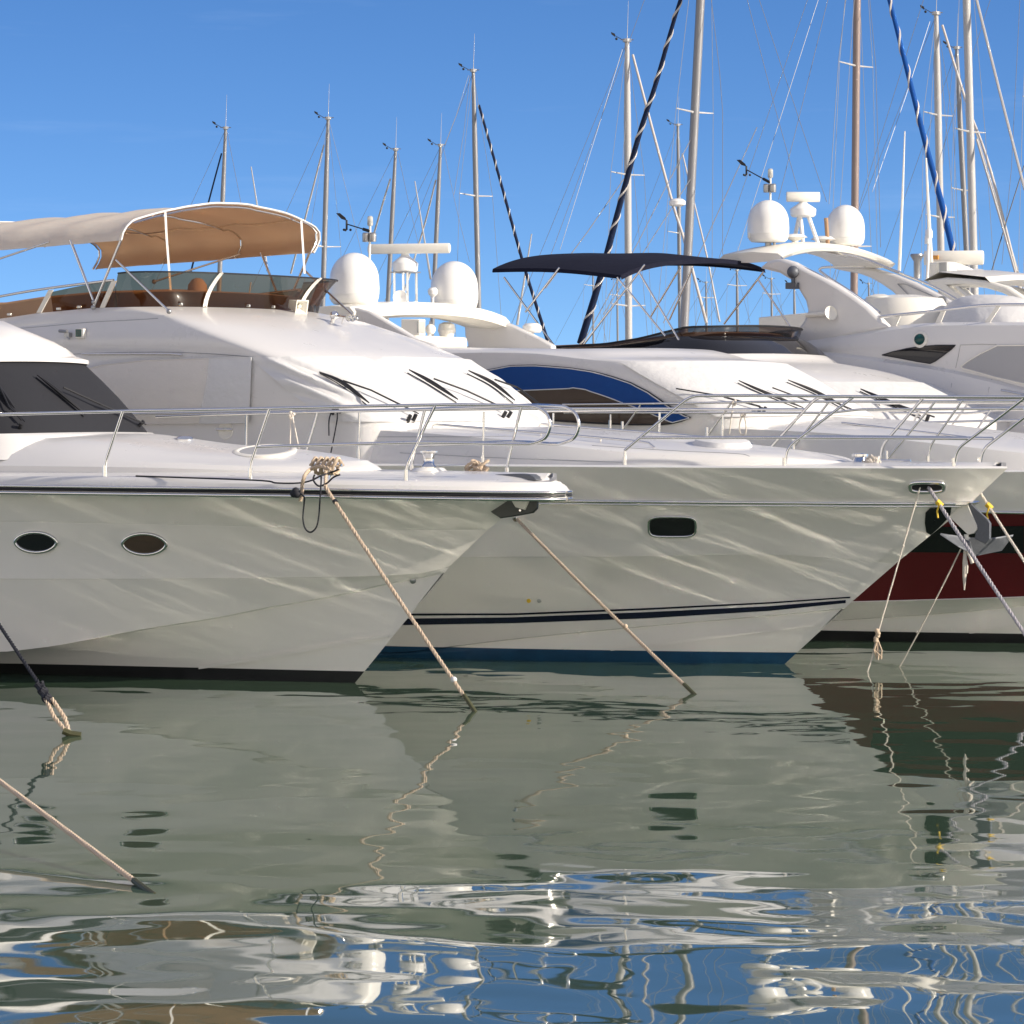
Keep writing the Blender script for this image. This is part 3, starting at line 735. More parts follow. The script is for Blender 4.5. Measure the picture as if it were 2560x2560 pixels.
    hw = patch_on(b, hull, ellipse(2317, 1216, 42, 12, 30, 3.6), M['black'], 'hawse_hole', root, .012, .028, M['chrome'], 'hawse_frame')
    q, n = b.hitn(hull, 1290, 1296)
    if q is not None: MB().lathe([(.035, -.01), (.04, .02), (.028, .03), (.02, .0)], 16, q, n).build('fairlead_ring', M['chrome'], root)
    for u, v, mm in ((1322, 1502, 'yellow'), (1348, 1502, 'lens')):
        q, n = b.hitn(hull, u, v)
        if q is not None: MB().lathe([(.028, 0), (.024, .014), (.008, .016)], 12, q, n).build('drain_fitting', M[mm], root)
    # trunk hatch with quilted cover, grab rails, windlass
    q, n = b.hitn(trunk, 1806, 1112)
    if q is not None:
        MB().lathe([(.36, -.03), (.37, .0), (.35, .03), (.33, .06), (.25, .075), (.0, .08)], 32, q, n).build('deck_hatch', M['covw'], root, 40)
    gp = lambda s: 1.25
    for sg in (1, -1):
        g = [Vector((v.x, v.y*sg, v.z)) for v in crom(b.trace(T(6, (1280, 345), (1320, 305), (1500, 315), (1932, 350))+T(7, (400, 380), (960, 432), (1030, 445), (1070, 480)), gp), 30)]
        o = MB().tube(g, .015, 8).build('grab_rail', M['chrome'], root, 60)
        for i in (8, 15, 22): MB().tube([g[i], g[i]-Vector((0, 0, .09))], .012, 8).build('grab_rail_foot', M['chrome'], o, 60)
    q = b.L(2150, 1172, 0)+Vector((0, 0, -.02))
    MB().lathe([(.16, -.05), (.15, .04), (.10, .06), (.08, .16), (.105, .17), (.105, .20), (.05, .21)], 20, q).build('windlass', M['chrome'], root)
    q = b.L(2240, 1172, -.4)
    mb = MB().tube([q+Vector((-.2, 0, .10)), q+Vector((.2, 0, .10))], .016, 8)
    for x in (-.07, .07): mb.tube([q+Vector((x, 0, -.05)), q+Vector((x, 0, .10))], .016, 8)
    mb.build('mooring_cleat', M['chrome'], root)
    # door handle recess, side lamp, rails on the deckhouse
    q, n = b.hitn(house, 564, 1076)
    if q is not None: 
        o = MB().lathe([(.12, 0), (.115, .012), (.1, .008)], 24, q, n).build('handle_plate', M['cream'], root); MB().tube([q+n*.03+Vector((-.13, 0, .01)), q+n*.03+Vector((.13, 0, .01))], .016, 8).build('handle', M['chrome'], o)
    hr = b.hits(house, T(1, (630, 1218), (1000, 1216), (1310, 1218), (1380, 1226)), .04)
    if hr: MB().tube(hr, .015, 8).build('grab_rail', M['chrome'], root, 60)
    q, n = b.hitn(house, 205, 836)
    if q is not None:
        o = MB().box(q+n*.03, (.14, .06, .13), Matrix.Rotation(0, 3, 'Z')).build('side_light', M['cream'], root, bevel=.01); MB().box(q+n*.055+Vector((-.01, 0, 0)), (.09, .03, .10)).build('lens', M['greenlens'], o)
    q, n = b.hitn(house, 175, 840)
    if q is not None: MB().tube([q+n*.08+Vector((-.12, 0, .04)), q+n*.08+Vector((.02, 0, .03))], .022, 10).box(q+n*.04, (.08, .07, .06)).tube([q+n*.07+Vector((0, 0, -.02)), q+n*.07+Vector((.05, 0, -.07))], .01, 6).build('deck_camera', M['steel'], root)
    # horn pair and loud hailer on the brow
    q, n = b.hitn(house, 831, 806)
    if q is not None:
        d = Vector((.80, -.35, -.10)).normalized(); e = q+n*.10; mb = MB().ball(e, .06, 10)
        mb.tube([q, e], .03, 8)
        for k in (0, .09):
            a_ = e+Vector((0, k, 0)); mb.lathe([(.012, 0), (.014, .25), (.02, .33), (.045, .38), (.05, .385), (.02, .34)], 14, a_, d)
        mb.tube([e+d*.25, e+d*.25-n*.1], .008, 6)
        mb.build('air_horn', M['chrome'], root)
    q, n = b.hitn(house, 740, 780)
    if q is not None:
        d = Vector((.93, -.30, -.22)).normalized(); rr = d.to_track_quat('X', 'Z').to_matrix()
        o = MB().grid([[q+n*.09+rr @ Vector((x, y*w_, z*w_)) for y, z in ((-1, -1), (1, -1), (1, 1), (-1, 1))] for x, w_ in ((-.13, .045), (-.12, .055), (.05, .075), (.12, .10), (.12, .085), (.02, .03))], True).build('loud_hailer', M['cream'], root, 30)
        MB().ball(q+n*.09+d*.06, .028, 8).tube([q, q+n*.06], .03, 8).build('hailer_driver', M['cream'], o)
    # flybridge: upholstery, low side glass, tall wrap-round screen
    LI = [pushed(L0, -.14), [v+Vector((-.05, 0, .20)) for v in pushed(L0, -.16)], [v+Vector((-.12, 0, .23)) for v in pushed(L0, -.26)]]
    mb = MB().grid(LI); ucap(mb, LI[-1]); mb.build('flybridge_upholstery', M['tan'], root)
    q = b.L(560, 745, .3); mb = MB()
    for (u, v, w_, h_) in ((560, 745, .75, .20), (626, 722, .15, .24)):
        q = b.L(u, v, .2)
        mb.lathe([(w_*1.0, -.30), (w_, -.15), (w_*.85, h_*.3), (w_*.5, h_*.6), (.03, h_*.68)], 20, q-Vector((.9, 0, 0)))
    mb.build('helm_console_cover', M['tan'], root)
    g0 = b.L(285, 768, 2.02).x
    def cut(l, lo, hi): return [v for v in l if lo <= v.x <= hi]
    zt_low = [(q.x, q.z) for q in b.Ls([(-300, 785), (0, 752), (60, 744), (213, 713), (277, 703)], 2.04)]
    for sg in (1, -1):
        rows = []
        N = 24
        for f in (0, .5, 1):
            row = []
            for i in range(N):
                s = -10+(g0+.05+10)*i/(N-1); z0 = lerp_tab([(v.x, v.z) for v in L0[:41]], s)-.01; z1 = smooth_tab(sorted(zt_low), s)
                row.append(Vector((s, -sg*(2.0+.06*f), z0+(z1-z0)*f)))
            rows.append(row)
        MB().grid(rows).build('side_wind_deflector', M['smoke'], root, 60)
        rl = [Vector((v.x, v.y*sg, v.z)) for v in crom(b.Ls(T(1, (-900, 960), (0, 783), (380, 720), (855, 660)), 2.08), 20)]
        ro = MB().tube(rl, .017, 8).build('flybridge_rail', M['chrome'], root, 60)
        for a_, c_ in ((T(1, (375, 735)), T(1, (285, 905))), (T(1, (850, 665)), T(1, (760, 868)))):
            p0, p1 = b.L(*a_[0], 2.08), b.L(*c_[0], 2.03)
            MB().prism([Vector((x.x+dx, x.y*sg, x.z)) for x, dx in ((p0, -.03), (p0, .05), (p1, .05), (p1, -.03))], (0, .02*sg, 0)).build('rail_post', M['cream'], ro)
    top = uline(2.10, L0[40].x+.22, .85, [(q.x, q.z) for q in sorted(b.Ls([(285, 683), (292, 681)], 2.1), key=lambda q: q.x)], 0, 2.6, aft=-14, k=40, kn=30)
    zt = b.L(600, 681, 1.9).z
    base_i = [i for i, v in enumerate(L0) if v.x >= g0-.02]
    i0, i1 = base_i[0], base_i[-1]
    bs = [Vector((g0, L0[i0].y, L0[i0].z))]+L0[i0:i1+1]+[Vector((g0, -L0[i0].y, L0[i0].z))]
    ts = [Vector((g0+.10, -2.06, top[0].z))]+[v for v in top[i0:i1+1]]+[Vector((g0+.10, 2.06, top[0].z))]
    rows = []
    for f in (0, .2, .4, .6, .8, .92, 1):
        rows.append([a_.lerp(c_, f)+Vector(((c_-a_).x*(f*f-f)*.8, (c_-a_).y*(f*f-f)*.8, 0)) for a_, c_ in zip(bs, ts)])
    ws = MB().grid(rows).build('wind_screen', M['smoke'], root, 60)
    MB().tube(rows[-1], .012, 6).build('screen_edge', M['black'], ws)
    n_ = len(bs)
    for i in (int(n_*.36), int(n_*.62)):
        P = [r_[i]+Vector((.02, -.01, 0)) for r_ in rows]
        MB().grid([[q+Vector((0, -.045, .0)) for q in P], [q+Vector((.01, 0, .01)) for q in P], [q+Vector((0, .045, 0)) for q in P]]).build('screen_bracket', M['cream'], ws)
    for u, v in T(1, (1350, 840), (1855, 852), (70, 918), (440, 876), (595, 862))+T(2, (122, 860),):
        q = b.hit(ws, u, v, .01) if u > 290 else b.L(u, v, 2.06)
        if q is not None: MB().box(q, (.07, .03, .035)).build('screen_clip', M['lens'], ws, bevel=.008)
    for nm, o_, pts in (('trunk_seam', trunk, [(640, 1094), (907, 1092), (1150, 1092), (1284, 1091)]), ('trunk_seam', trunk, [(1000, 1132), (1280, 1146), (1430, 1151), (1557, 1156)]), ('trunk_seam', trunk, [(1480, 1114), (1700, 1128), (1860, 1136), (1874, 1141)]), ('deckhouse_seam', house, [(40, 822), (120, 815), (233, 805), (330, 800), (395, 796)]), ('deckhouse_seam', house, [(100, 892), (250, 882), (400, 880), (520, 884), (640, 893)])):
        h = b.hits(o_, [(pts[0][0]+(pts[-1][0]-pts[0][0])*i/30, smooth_tab(pts, pts[0][0]+(pts[-1][0]-pts[0][0])*i/30)) for i in range(31)], .001)
        if len(h) > 2: MB().tube(h, .0045, 5).build(nm, M['steel'], o_)
    # canopy
    sf = b.L(303, 600, 2.12).x
    arch_px = T(1, (908, 362), (920, 310), (945, 265), (985, 225), (1060, 190), (1240, 142), (1440, 102), (1640, 82), (1850, 92))+T(2, (0, 108), (200, 152), (340, 208), (440, 262), (480, 320), (470, 385), (432, 456))
    arch = crom([b.S(u, v, sf) for u, v in arch_px], 44)
    far = b.L(240, 673, arch[-1].y*-1); ln = sf-far.x; dz = far.z-arch[-1].z
    rows_o, rows_i = [], []
    NB = 25
    for k in range(NB):
        f = k/(NB-1); bow = abs(math.sin(math.pi*f*4)); sg_ = -.035*bow
        row = []
        for i, q in enumerate(arch):
            e = abs(i/(len(arch)-1)-.5)*2
            row.append(Vector((q.x-ln*f, q.y*(1-.008*bow), q.z+dz*f-.14*math.sin(math.pi*f*.5)*(1-e)*0+sg_*(1-e**3)+.008*noise.noise((q.y*3, f*20, q.z*2)))))
        rows_o.append(row); rows_i.append([q-Vector((0, 0, .02)) if abs(q.y-arch[len(arch)//2].y) < 1.6 else q+Vector((0, .02 if q.y < 0 else -.02, 0)) for q in row])
    co = MB().grid(rows_o).build('canopy', M['biminiout'], root, 60)
    MB().grid(rows_i).build('canopy_lining', M['biminiin'], co, 60)
    MB().tube(rows_o[0], .014, 8).tube(rows_o[-1], .012, 8).build('canopy_hem', M['covw'], co)
    fr = MB()
    for k in (0, 8, 16, 24):
        fr.tube([q-Vector((.03, 0, .045)) if abs(q.y) < 1.9 else q+Vector((-.03, .035 if q.y < 0 else -.035, 0)) for q in rows_o[k]], .016, 8)
    for i in (9, len(arch)-10):
        fr.tube([r_[i]-Vector((0, 0, .05)) for r_ in rows_o], .013, 6)
    fr.build('canopy_bow', M['chrome'], co)
    lg = lambda a_, c_, p, r=.016: [b.L(*a_, p), b.L(*c_, p)]
    for sg in (1, -1):
        for nm, a_, c_, r, mm in (('canopy_leg', (905, 365), (700, 865), .018, 'chrome'), ('canopy_leg', (527, 362), (705, 825), .018, 'chrome'), ('canopy_brace', (870, 510), (1268, 895), .017, 'chrome'), ('canopy_brace', (370, 375), (-300, 600), .014, 'chrome')):
            P = lg(T(1, a_)[0], T(1, c_)[0], 2.1)
            P = [Vector((q.x, q.y*sg, q.z)) for q in P]
            o = MB().tube(P, r, 8).build(nm, M[mm], co, 60)
            MB().ball(P[-1], .035, 8).build('socket', M['steel'], o)
    a0 = b.S(*T(1, (1240, 150))[0], sf); a1 = b.L(*T(1, (1283, 770))[0], 1.0)
    P = [a0, a0.lerp(b.L(*T(1, (1250, 345))[0], 1.1), 1), b.L(*T(1, (1283, 770))[0], .9)]
    MB().grid([[q+Vector((0, -.024, 0)) for q in P], [q+Vector((0, .024, 0)) for q in P]]).build('canopy_strap', M['covw'], co)
    a0 = b.S(*T(2, (340, 215))[0], sf); P = [a0, b.L(*T(2, (365, 612))[0], -1.2)]
    MB().grid([[q+Vector((0, -.024, 0)) for q in P], [q+Vector((0, .024, 0)) for q in P]]).build('canopy_strap', M['covw'], co)
    # guard rails
    se = sh[-1].x
    pf = lambda s: max(.35, (2.45*max(0, 1-min(1, max(0, (s+8)/(se+8)))**2.8)**.82)-.12)
    rail_set(b, 'bow_rail',
        [T(7, (845, 500), (880, 470), (1340, 88), (1932, 86))+T(8, (650, 95), (1932, 98))+[(2620, 993), (2700, 993)]],
        [T(7, (960, 403), (1932, 402))+T(8, (700, 405), (1510, 410))],
        [T(7, (848, 498), (846, 618)), T(8, (650, 100), (160, 472), (136, 628)), T(8, (1960, 85), (1430, 490), (1405, 630))], pf, root, .019)
    rail_set(b, 'side_rail', [[(250, 1036), (640, 1030), (1284, 1022), (1690, 1022)]], [],
        [T(5, (1850, 225), (1848, 560)), T(6, (776, 215), (770, 560)), T(6, (1710, 208), (1700, 610))], lambda s: pf(s), root, .017)
    return hull, house
B.hull, B.house = build_B(B)

# anchor hanging at the middle yacht's bow
def build_anchor(b):
    o = empty('anchor', b.mw @ b.L(2415, 1262, 0), -b.t); tag(o, 'grey plough anchor with a pale fluke hanging under the bow of the twin striped yacht', 'anchor')
    base = b.L(2415, 1262, 0)
    def P(n, pts, p): return [b.L(u, v, p)-base for u, v in T(n, *pts)]
    MB().prism(P(8, [(1500, 885), (1530, 900), (1655, 1015), (1675, 1045), (1672, 1165), (1640, 1200), (1560, 1160), (1575, 1080), (1510, 905)], .03), (0, .05, 0)).build('shank', M['galv'], o, bevel=.006)
    # two-sided plough share with a pale back plate
    tip = b.L(*T(8, (1565, 1292))[0], 0)-base; mid = b.L(*T(8, (1520, 1165))[0], .0)-base; 
    l1 = b.L(*T(8, (1300, 1130))[0], .34)-base; r1 = b.L(*T(8, (1850, 1140))[0], -.42)-base; r2 = b.L(*T(8, (1765, 1252))[0], -.36)-base; rm = b.L(*T(8, (1700, 1165))[0], -.1)-base
    l2 = b.L(*T(8, (1440, 1222))[0], .28)-base
    MB().prism([mid, l1, l2, tip], (0, .02, .02)).prism([mid, rm, r1, r2, tip], (0, .02, .02)).build('fluke', M['galv'], o, bevel=.004)
    MB().prism([b.L(*q, .05)-base for q in T(8, (1365, 990), (1500, 888), (1575, 1060), (1578, 1090), (1555, 1120), (1510, 1130))], (0, .04, 0)).build('back_plate', M['cream'], o, bevel=.004)
    MB().tube([b.L(*T(8, (1500, 1128))[0], .02)-base, b.L(*T(8, (1498, 1240))[0], .02)-base], .03, 8).build('shackle', M['cream'], o)
    # bow plate, its shading put into the dark colour, and roller belong to the yacht
    pts = T(8, (1205, 960), (1240, 925), (1400, 915), (1470, 905), (1390, 985), (1300, 1080), (1245, 1128), (1212, 1110), (1200, 1040))
    h = b.hits(B.hull, [(u-4, v) for u, v in pts if u < 2395], .012)
    c = sum(h, Vector())/len(h)
    if len(h) > 4: MB().grid([h, [c.lerp(q, .5) for q in h], [c.lerp(q, .02) for q in h]], True).build('bow_plate', M['glassdark'], b.root)
    MB().prism([b.L(u, v, .13) for u, v in T(8, (1380, 882), (1520, 878), (1535, 890), (1500, 912), (1400, 915))], (0, .26, 0)).build('bow_roller', M['chrome'], b.root, bevel=.01)
build_anchor(B)

# ================================================================== yachts further back
def plain_hull(b, P, fb, tip, aft, mats, zb=.12, rake=.0, names=('hull', 'bottom_paint'), bands=None):
    """simple planing hull from half-breadth P, freeboard fb, bow overhang tip"""
    def row(Pw, z, se, m, q, dz=0):
        out = []
        for j in range(NC):
            x = aft+(se-aft)*(1-(1-j/(NC-1))**1.6)
            out.append(Vector((x, -(Pw if x <= -8 else Pw*max(0, 1-((x+8)/(se+8))**m)**q), z+dz*max(0, (x-aft)/(se-aft))**2)))
        out[-1].y = 0
        return out
    sh = row(P, fb, tip, 2.8, .8, .05); rb = row(P*.97, fb-.42, tip*.86, 2.5, .9); ch = row(P*.86, .22, tip*.36, 1.8, 1.0, .45); k1 = row(P*.72, -.03, 0, 2, 1); k2 = row(P*.5, -.7, -.8, 2, 1)
    mb = both([sh, midrow(sh, rb, .5, -.01), rb, midrow(rb, ch, .33, -.05), midrow(rb, ch, .67, -.05), ch, shift(ch, -.05, -.012), midrow(ch, k1, .5), k1, k2])
    res = split_z(mb, zb, names[0], mats[0], names[1], mats[1], b.root, 26)
    inn = shift(sh, -.15, 0); ctr = [Vector((v.x-.02, 0, v.z+.08)) for v in sh]
    both([sh, shift(sh, -.04, .025), inn, midrow(inn, ctr, .5), ctr]).build('deck', M['gelcabin'], b.root, 40)
    # transom
    e = [r_[0] for r_ in (sh, rb, ch, k1, k2)]; mb = MB(); mb.grid([e, [Vector((v.x, -v.y, v.z)) for v in e]]); mb.build('transom', mats[0], b.root)
    tb = MB()
    for sg in (1, -1): tb.tube([Vector((v.x, (v.y-.012)*sg, v.z)) for v in rb[:-2]], .020, 8)
    tb.build('rub_rail', M['chrome'], b.root, 60)
    return res[0], sh, ch

# ---- third yacht: red hull, blue window cover
C = Boat('motor_yacht', 2900, 1612, 33, label='white motor yacht with a dark red hull band and blue covered side window', cat='yacht', group='motor yachts moored side by side')
def build_C(b):
    root = b.root
    W_ = 2.25
    sh = hrow(b, [(1900, 1178), (2300, 1178), (2560, 1180)], 2.35, 2.8, .8, (3330, 1185), aft=-15, s0=-8)
    wt = hrow(b, [(1900, 1276), (2460, 1280), (2560, 1282)], 2.3, 2.5, .9, (3230, 1290), aft=-15, s0=-8)
    rd = hrow(b, [(1900, 1510), (2146, 1503), (2560, 1491)], 2.16, 2.0, 1, (3040, 1470), aft=-15, s0=-8)
    ch = hrow(b, [(1950, 1556), (2083, 1550), (2416, 1528), (2560, 1513)], 2.02, 1.8, 1, (3010, 1480), aft=-15, s0=-8)
    def low(P, z, se):
        out = []
        for j in range(NC):
            x = -15+(se+15)*(1-(1-j/(NC-1))**1.6); out.append(Vector((x, -(P if x <= -8 else P*max(0, 1-((x+8)/(se+8))**2.0)), z)))
        return out
    k1, k2 = low(1.8, -.03, -.03), low(1.2, -.7, -.8)
    both([sh, midrow(sh, wt, .5, -.01), wt]).build('bulwark', M['gel'], root, 26)
    band = both([shift(wt, -.005, -.004), midrow(wt, rd, .33, -.04), midrow(wt, rd, .67, -.04), rd]).build('hull_band', M['red'], root, 26)
    hull, bp = split_z(both([rd, shift(rd, .012, -.01), midrow(rd, ch, .5, -.01), ch, shift(ch, -.05, -.012), midrow(ch, k1, .5), k1, k2]), .13, 'hull', M['gel'], 'bottom_paint', M['boot'], root, 26)
    strip_on(b, hull, [(2345, 1586), (2450, 1573), (2560, 1556)], [(2320, 1592), (2450, 1580), (2560, 1563)], M['gel'], 'spray_rail', root, .025)
    o = strip_on(b, band, [(2180, 1318), (2300, 1317), (2560, 1314)], [(2180, 1381), (2300, 1380), (2560, 1383)], M['glassdark'], 'hull_window', root, .008)
    tb = MB()
    for sg in (1, -1): tb.tube([Vector((v.x, (v.y-.014)*sg, v.z)) for v in wt[:-2]], .022, 8)
    tb.build('rub_rail', M['chrome'], root, 60)
    inn = shift(sh, -.15, 0); ctr = [Vector((v.x-.02, 0, v.z+.08)) for v in sh]
    both([sh, shift(sh, -.04, .025), inn, midrow(inn, ctr, .5), ctr]).build('deck', M['gelcabin'], root, 40)
    # trunk
    f0 = hrow(b, [(1700, 1172), (2560, 1176)], 2.12, 2.8, .6, (3000, 1180), aft=-15, s0=-6)
    f1 = hrow(b, [(1700, 1068), (1916, 1075), (2100, 1085), (2350, 1110), (2560, 1133)], 2.04, 2.8, .6, (2990, 1165), aft=-15, s0=-6)
    f2 = hrow(b, [(1700, 1058), (1916, 1063), (2100, 1071), (2350, 1096), (2560, 1120)], 1.72, 2.8, .6, (2980, 1160), aft=-15, s0=-6)
    f3 = [Vector((v.x, 0, v.z+.12*min(1, abs(v.y)))) for v in f2]
    both([f0, midrow(f0, f1, .5, .02), f1, midrow(f1, f2, .5, .02), f2, midrow(f2, f3, .5), f3]).build('trunk_cabin', M['gelcabin'], root, 30)
    # deckhouse
    def lev(u, v, w, Ln, side, zc=.02, n=2.6, aft=-15):
        q = b.L(u, v, w); tab = sorted([(x.x, x.z) for x in b.Ls(side, w)]+[(q.x, q.z)])
        return uline(w, q.x, Ln, tab, zc, n, aft=aft, k=22)
    R0 = lev(1420, 872, 1.70, .9, [(900, 872), (1150, 868), (1280, 871)])
    R1 = lev(1440, 893, 2.0, 1.0, [(900, 880), (1150, 876), (1280, 875), (1380, 881)])
    R2 = lev(1523, 905, 2.10, 1.0, [(900, 900), (1180, 885), (1280, 884), (1380, 889), (1480, 903)], .03)
    R3 = lev(1766, 1042, 2.08, .85, [(900, 1050), (1400, 1046)])
    R4 = [Vector((v.x+.02, v.y*1.02, 2.0)) for v in R3]
    seq = [R0]
    for a_, c_, k, bl in ((R0, R1, 3, .04), (R1, R2, 3, .03), (R2, R3, 7, .05), (R3, R4, 2, 0)):
        for i in range(1, k+1):
            f = i/k; m_ = [x.lerp(y, f) for x, y in zip(a_, c_)]; seq.append(pushed(m_, bl*math.sin(math.pi*f)) if bl else m_)
    mb = MB().grid(seq); ucap(mb, R0); house = mb.build('deckhouse', M['gelcabin'], root, 30)
    fr = R2[23:-23]; fo = R3[23:-23]
    rows = []
    for k in range(15):
        f = k/14; ln = pushed([x.lerp(y, f) for x, y in zip(fr, fo)], .05*math.sin(math.pi*f)+.03)
        rows.append([v+Vector((.9, 0, .3))*(.018*noise.noise((v.x*1.2, v.y*1.2, v.z*2))) for v in ln])
    cover = MB().grid(rows).build('windscreen_cover', M['covw'], root, 70)
    side = T(3, (-180, 1340), (0, 1306), (180, 1303), (300, 1312), (450, 1325), (600, 1348), (750, 1385), (900, 1435), (1030, 1500), (1150, 1580), (1260, 1650), (1345, 1692), (1280, 1718), (1210, 1735), (1130, 1745), (900, 1745), (650, 1735), (400, 1720), (150, 1700), (-180, 1690))
    patch_on(b, house, side, M['brownglass'], 'side_window', root, .03, .012, M['black'], 'window_seal', 14)
    blue = T(3, (-180, 1345), (0, 1310), (180, 1307), (300, 1316), (450, 1329), (600, 1352), (750, 1389), (900, 1439), (1030, 1504), (1150, 1584), (1258, 1652), (1342, 1692), (1275, 1716), (1210, 1730), (1080, 1660), (850, 1580), (700, 1530), (560, 1480), (460, 1468), (440, 1476), (50, 1492), (-180, 1500))
    # the cover follows the top of the window only
    mb = MB(); topl = T(3, (-180, 1345), (0, 1310), (180, 1307), (300, 1316), (450, 1329), (600, 1352), (750, 1389), (900, 1439), (1030, 1504), (1150, 1584), (1258, 1652), (1342, 1692)); botl = T(3, (-180, 1500), (50, 1490), (440, 1474), (462, 1467), (560, 1480), (700, 1525), (850, 1580), (980, 1625), (1080, 1668), (1160, 1708), (1210, 1732), (1342, 1698))
    r_ = [[], [], [], []]
    for i in range(50):
        u = topl[0][0]+(topl[-1][0]-topl[0][0])*i/49; vt, vb = lerp_tab(topl, u), lerp_tab(botl, u)
        hh = [b.hit(house, u, vt+(vb-vt)*f, .05) for f in (0, .33, .66, 1)]
        if all(h is not None for h in hh):
            for k in range(4): r_[k].append(hh[k])
    if len(r_[0]) > 3:
        co = MB().grid(r_).build('side_window_cover', M['covblue'], root, 60); MB().tube(r_[3], .008, 6).tube(r_[0], .008, 6).build('cover_hem', M['covw'], co)
    for bl, arm, ft in ((T(3, (1010, 1412), (1200, 1510), (1478, 1636)), T(3, (1240, 1490), (1560, 1560), (1850, 1640)), T(3, (1850, 1655), (1885, 1655))),
                        (T(3, (1690, 1437), (1850, 1510))+T(4, (265, 1640),), T(4, (30, 1500), (300, 1600), (600, 1680)), T(4, (605, 1690),)),
                        (T(4, (150, 1432), (380, 1530), (600, 1648)), T(4, (380, 1560), (620, 1660)), T(4, (640, 1690),))):
        wiper(b, cover, bl, arm, ft, root, .015, .05)
    # arch with domes and radar
    def leg(p, px, th):
        return MB().prism([b.L(u, v, p) for u, v in px], (0, th, 0))
    near = T(2, (560, 905), (640, 872), (740, 866), (840, 890), (920, 935), (1080, 1030), (1190, 1098), (1310, 1135), (1420, 1200), (1450, 1260), (1200, 1260), (1000, 1130), (850, 1040), (700, 960))
    leg(1.75, near, .14).build('arch_leg', M['gelcabin'], root, 40, bevel=.03)
    farp = T(2, (1560, 1000), (1690, 1000), (1745, 945), (1835, 965), (1932, 1005))+T(3, (80, 1040), (200, 1095), (300, 1150), (300, 1200), (-330, 1200), (-335, 1130), (-355, 1080))
    leg(-1.60, farp, .14).build('arch_leg', M['gelcabin'], root, 40, bevel=.03)
    q0, q1 = b.L(*T(2, (560, 890))[0], 1.80), b.L(*T(2, (1735, 965))[0], -1.75)
    rows = []
    for i in range(25):
        f = i/24; y = q0.y+(q1.y-q0.y)*f; e = 2*f-1; z = q0.z+(q1.z-q0.z)*f+.13*(1-e*e); s = q0.x+(q1.x-q0.x)*f+.25*(1-e*e)
        rows.append([Vector((s+dx, y, z+dzz)) for dx, dzz in ((-.42, -.02), (-.36, .05), (0, .07), (.34, .05), (.42, -.03), (.42, -.13), (.2, -.17), (-.35, -.12))])
    mb = MB().grid([list(x) for x in rows], True); mb.add(rows[0], [tuple(range(8))]); mb.add(rows[-1], [tuple(range(8))])
    ar = mb.build('radar_arch', M['cream'], root, 40)
    for (zx0, zx1, zt, zb, p) in ((548, 926, 455, 848, 1.22), (1306, 1668, 518, 888, -1.22)):
        u = 640+(zx0+zx1)/6; q = b.L(u, 480+zb/3, p); e = b.L(u, 480+zt/3, p); r = (zx1-zx0)/6/F*(b.O.y-q.x*b.s-p*b.c)
        radome(ar, q, r, e.z-q.z)
    q = b.L(*T(2, (1120, 845))[0], 0); pt = b.L(*T(2, (1118, 605))[0], 0)
    mb = MB()
    for dx, dy in ((-.12, -.12), (.12, -.12), (-.12, .12), (.12, .12)): mb.tube([q+Vector((dx, dy, -.05)), pt+Vector((dx, dy, 0))], .022, 8)
    po = mb.build('radar_post', M['chrome'], ar)
    MB().box(pt+Vector((0, 0, .005)), (.34, .34, .02)).build('radar_plate', M['steel'], po)
    h = b.L(*T(2, (1118, 475))[0], 0).z-pt.z
    radar_pedestal(ar, pt, .20, h)
    e0 = b.L(*T(2, (840, 420))[0], .25); e1 = b.L(*T(2, (1458, 430))[0], -.15); c_ = (e0+e1)/2
    radar_bar(ar, c_, (e1-e0).length, math.atan2(e1.y-e0.y, e1.x-e0.x), .078)
    windsensor(ar, b.L(*T(2, (845, 860))[0], .45), b.L(*T(2, (856, 240))[0], .45), b.L(*T(2, (680, 240))[0], .5))
    for (zx, zy, p, r, tilt) in ((1080, 790, .35, .11, (.5, -.85, .1)),):
        q = b.L(*T(2, (zx, zy))[0], p); n = Vector(tilt).normalized()
        o = MB().lathe([(.02, -.5), (.022, -.1), (.05, -.03), (r, 0), (r*.97, .012), (.02, -.02)], 20, q, n).build('loud_hailer', M['dome'], ar); 
    q = b.L(*T(2, (1326, 850))[0], -.75); MB().lathe([(.02, -.03), (.02, .12), (.07, .17), (.08, .23), (.05, .27)], 14, q).build('antenna_mushroom', M['dome'], ar)
    q = b.L(*T(2, (740, 860))[0], 1.3); MB().lathe([(.03, -.03), (.02, .05), (.012, .1)], 10, q).build('aerial_base', M['dome'], ar)
    # searchlight and gear under the arch, flybridge seat
    q = b.L(*T(2, (1180, 1015))[0], .9); o = MB().box(q, (.30, .22, .24), Matrix.Rotation(R(10), 3, 'Z')).tube([q, q-Vector((0, 0, .3))], .03, 8).build('searchlight', M['cream'], root, bevel=.03)
    MB().box(q+Vector((.16, -.03, 0)), (.03, .17, .17)).build('lamp_glass', M['lens'], o)
    q = b.L(*T(2, (1300, 1060))[0], .2); MB().tube([q-Vector((0, 0, .35)), q+Vector((0, 0, .05))], .03, 8).ball(q+Vector((.02, 0, .06)), .08, 10).ball(q+Vector((0, 0, -.12)), .06, 8).build('fender_light', M['dome'], root)
    q = b.L(*T(2, (1430, 1040))[0], -.8); MB().lathe([(.10, -.1), (.14, .0), (.12, .1), (.05, .13)], 16, q).lathe([(.04, 0), (.13, .05), (.135, .07)], 16, q+Vector((-.25, 0, .02)), (-.8, -.5, .1)).build('deck_speaker', M['dome'], root)
    a0, a1 = b.L(*T(2, (1210, 1105))[0], .8), b.L(*T(2, (1590, 1105))[0], -.9)
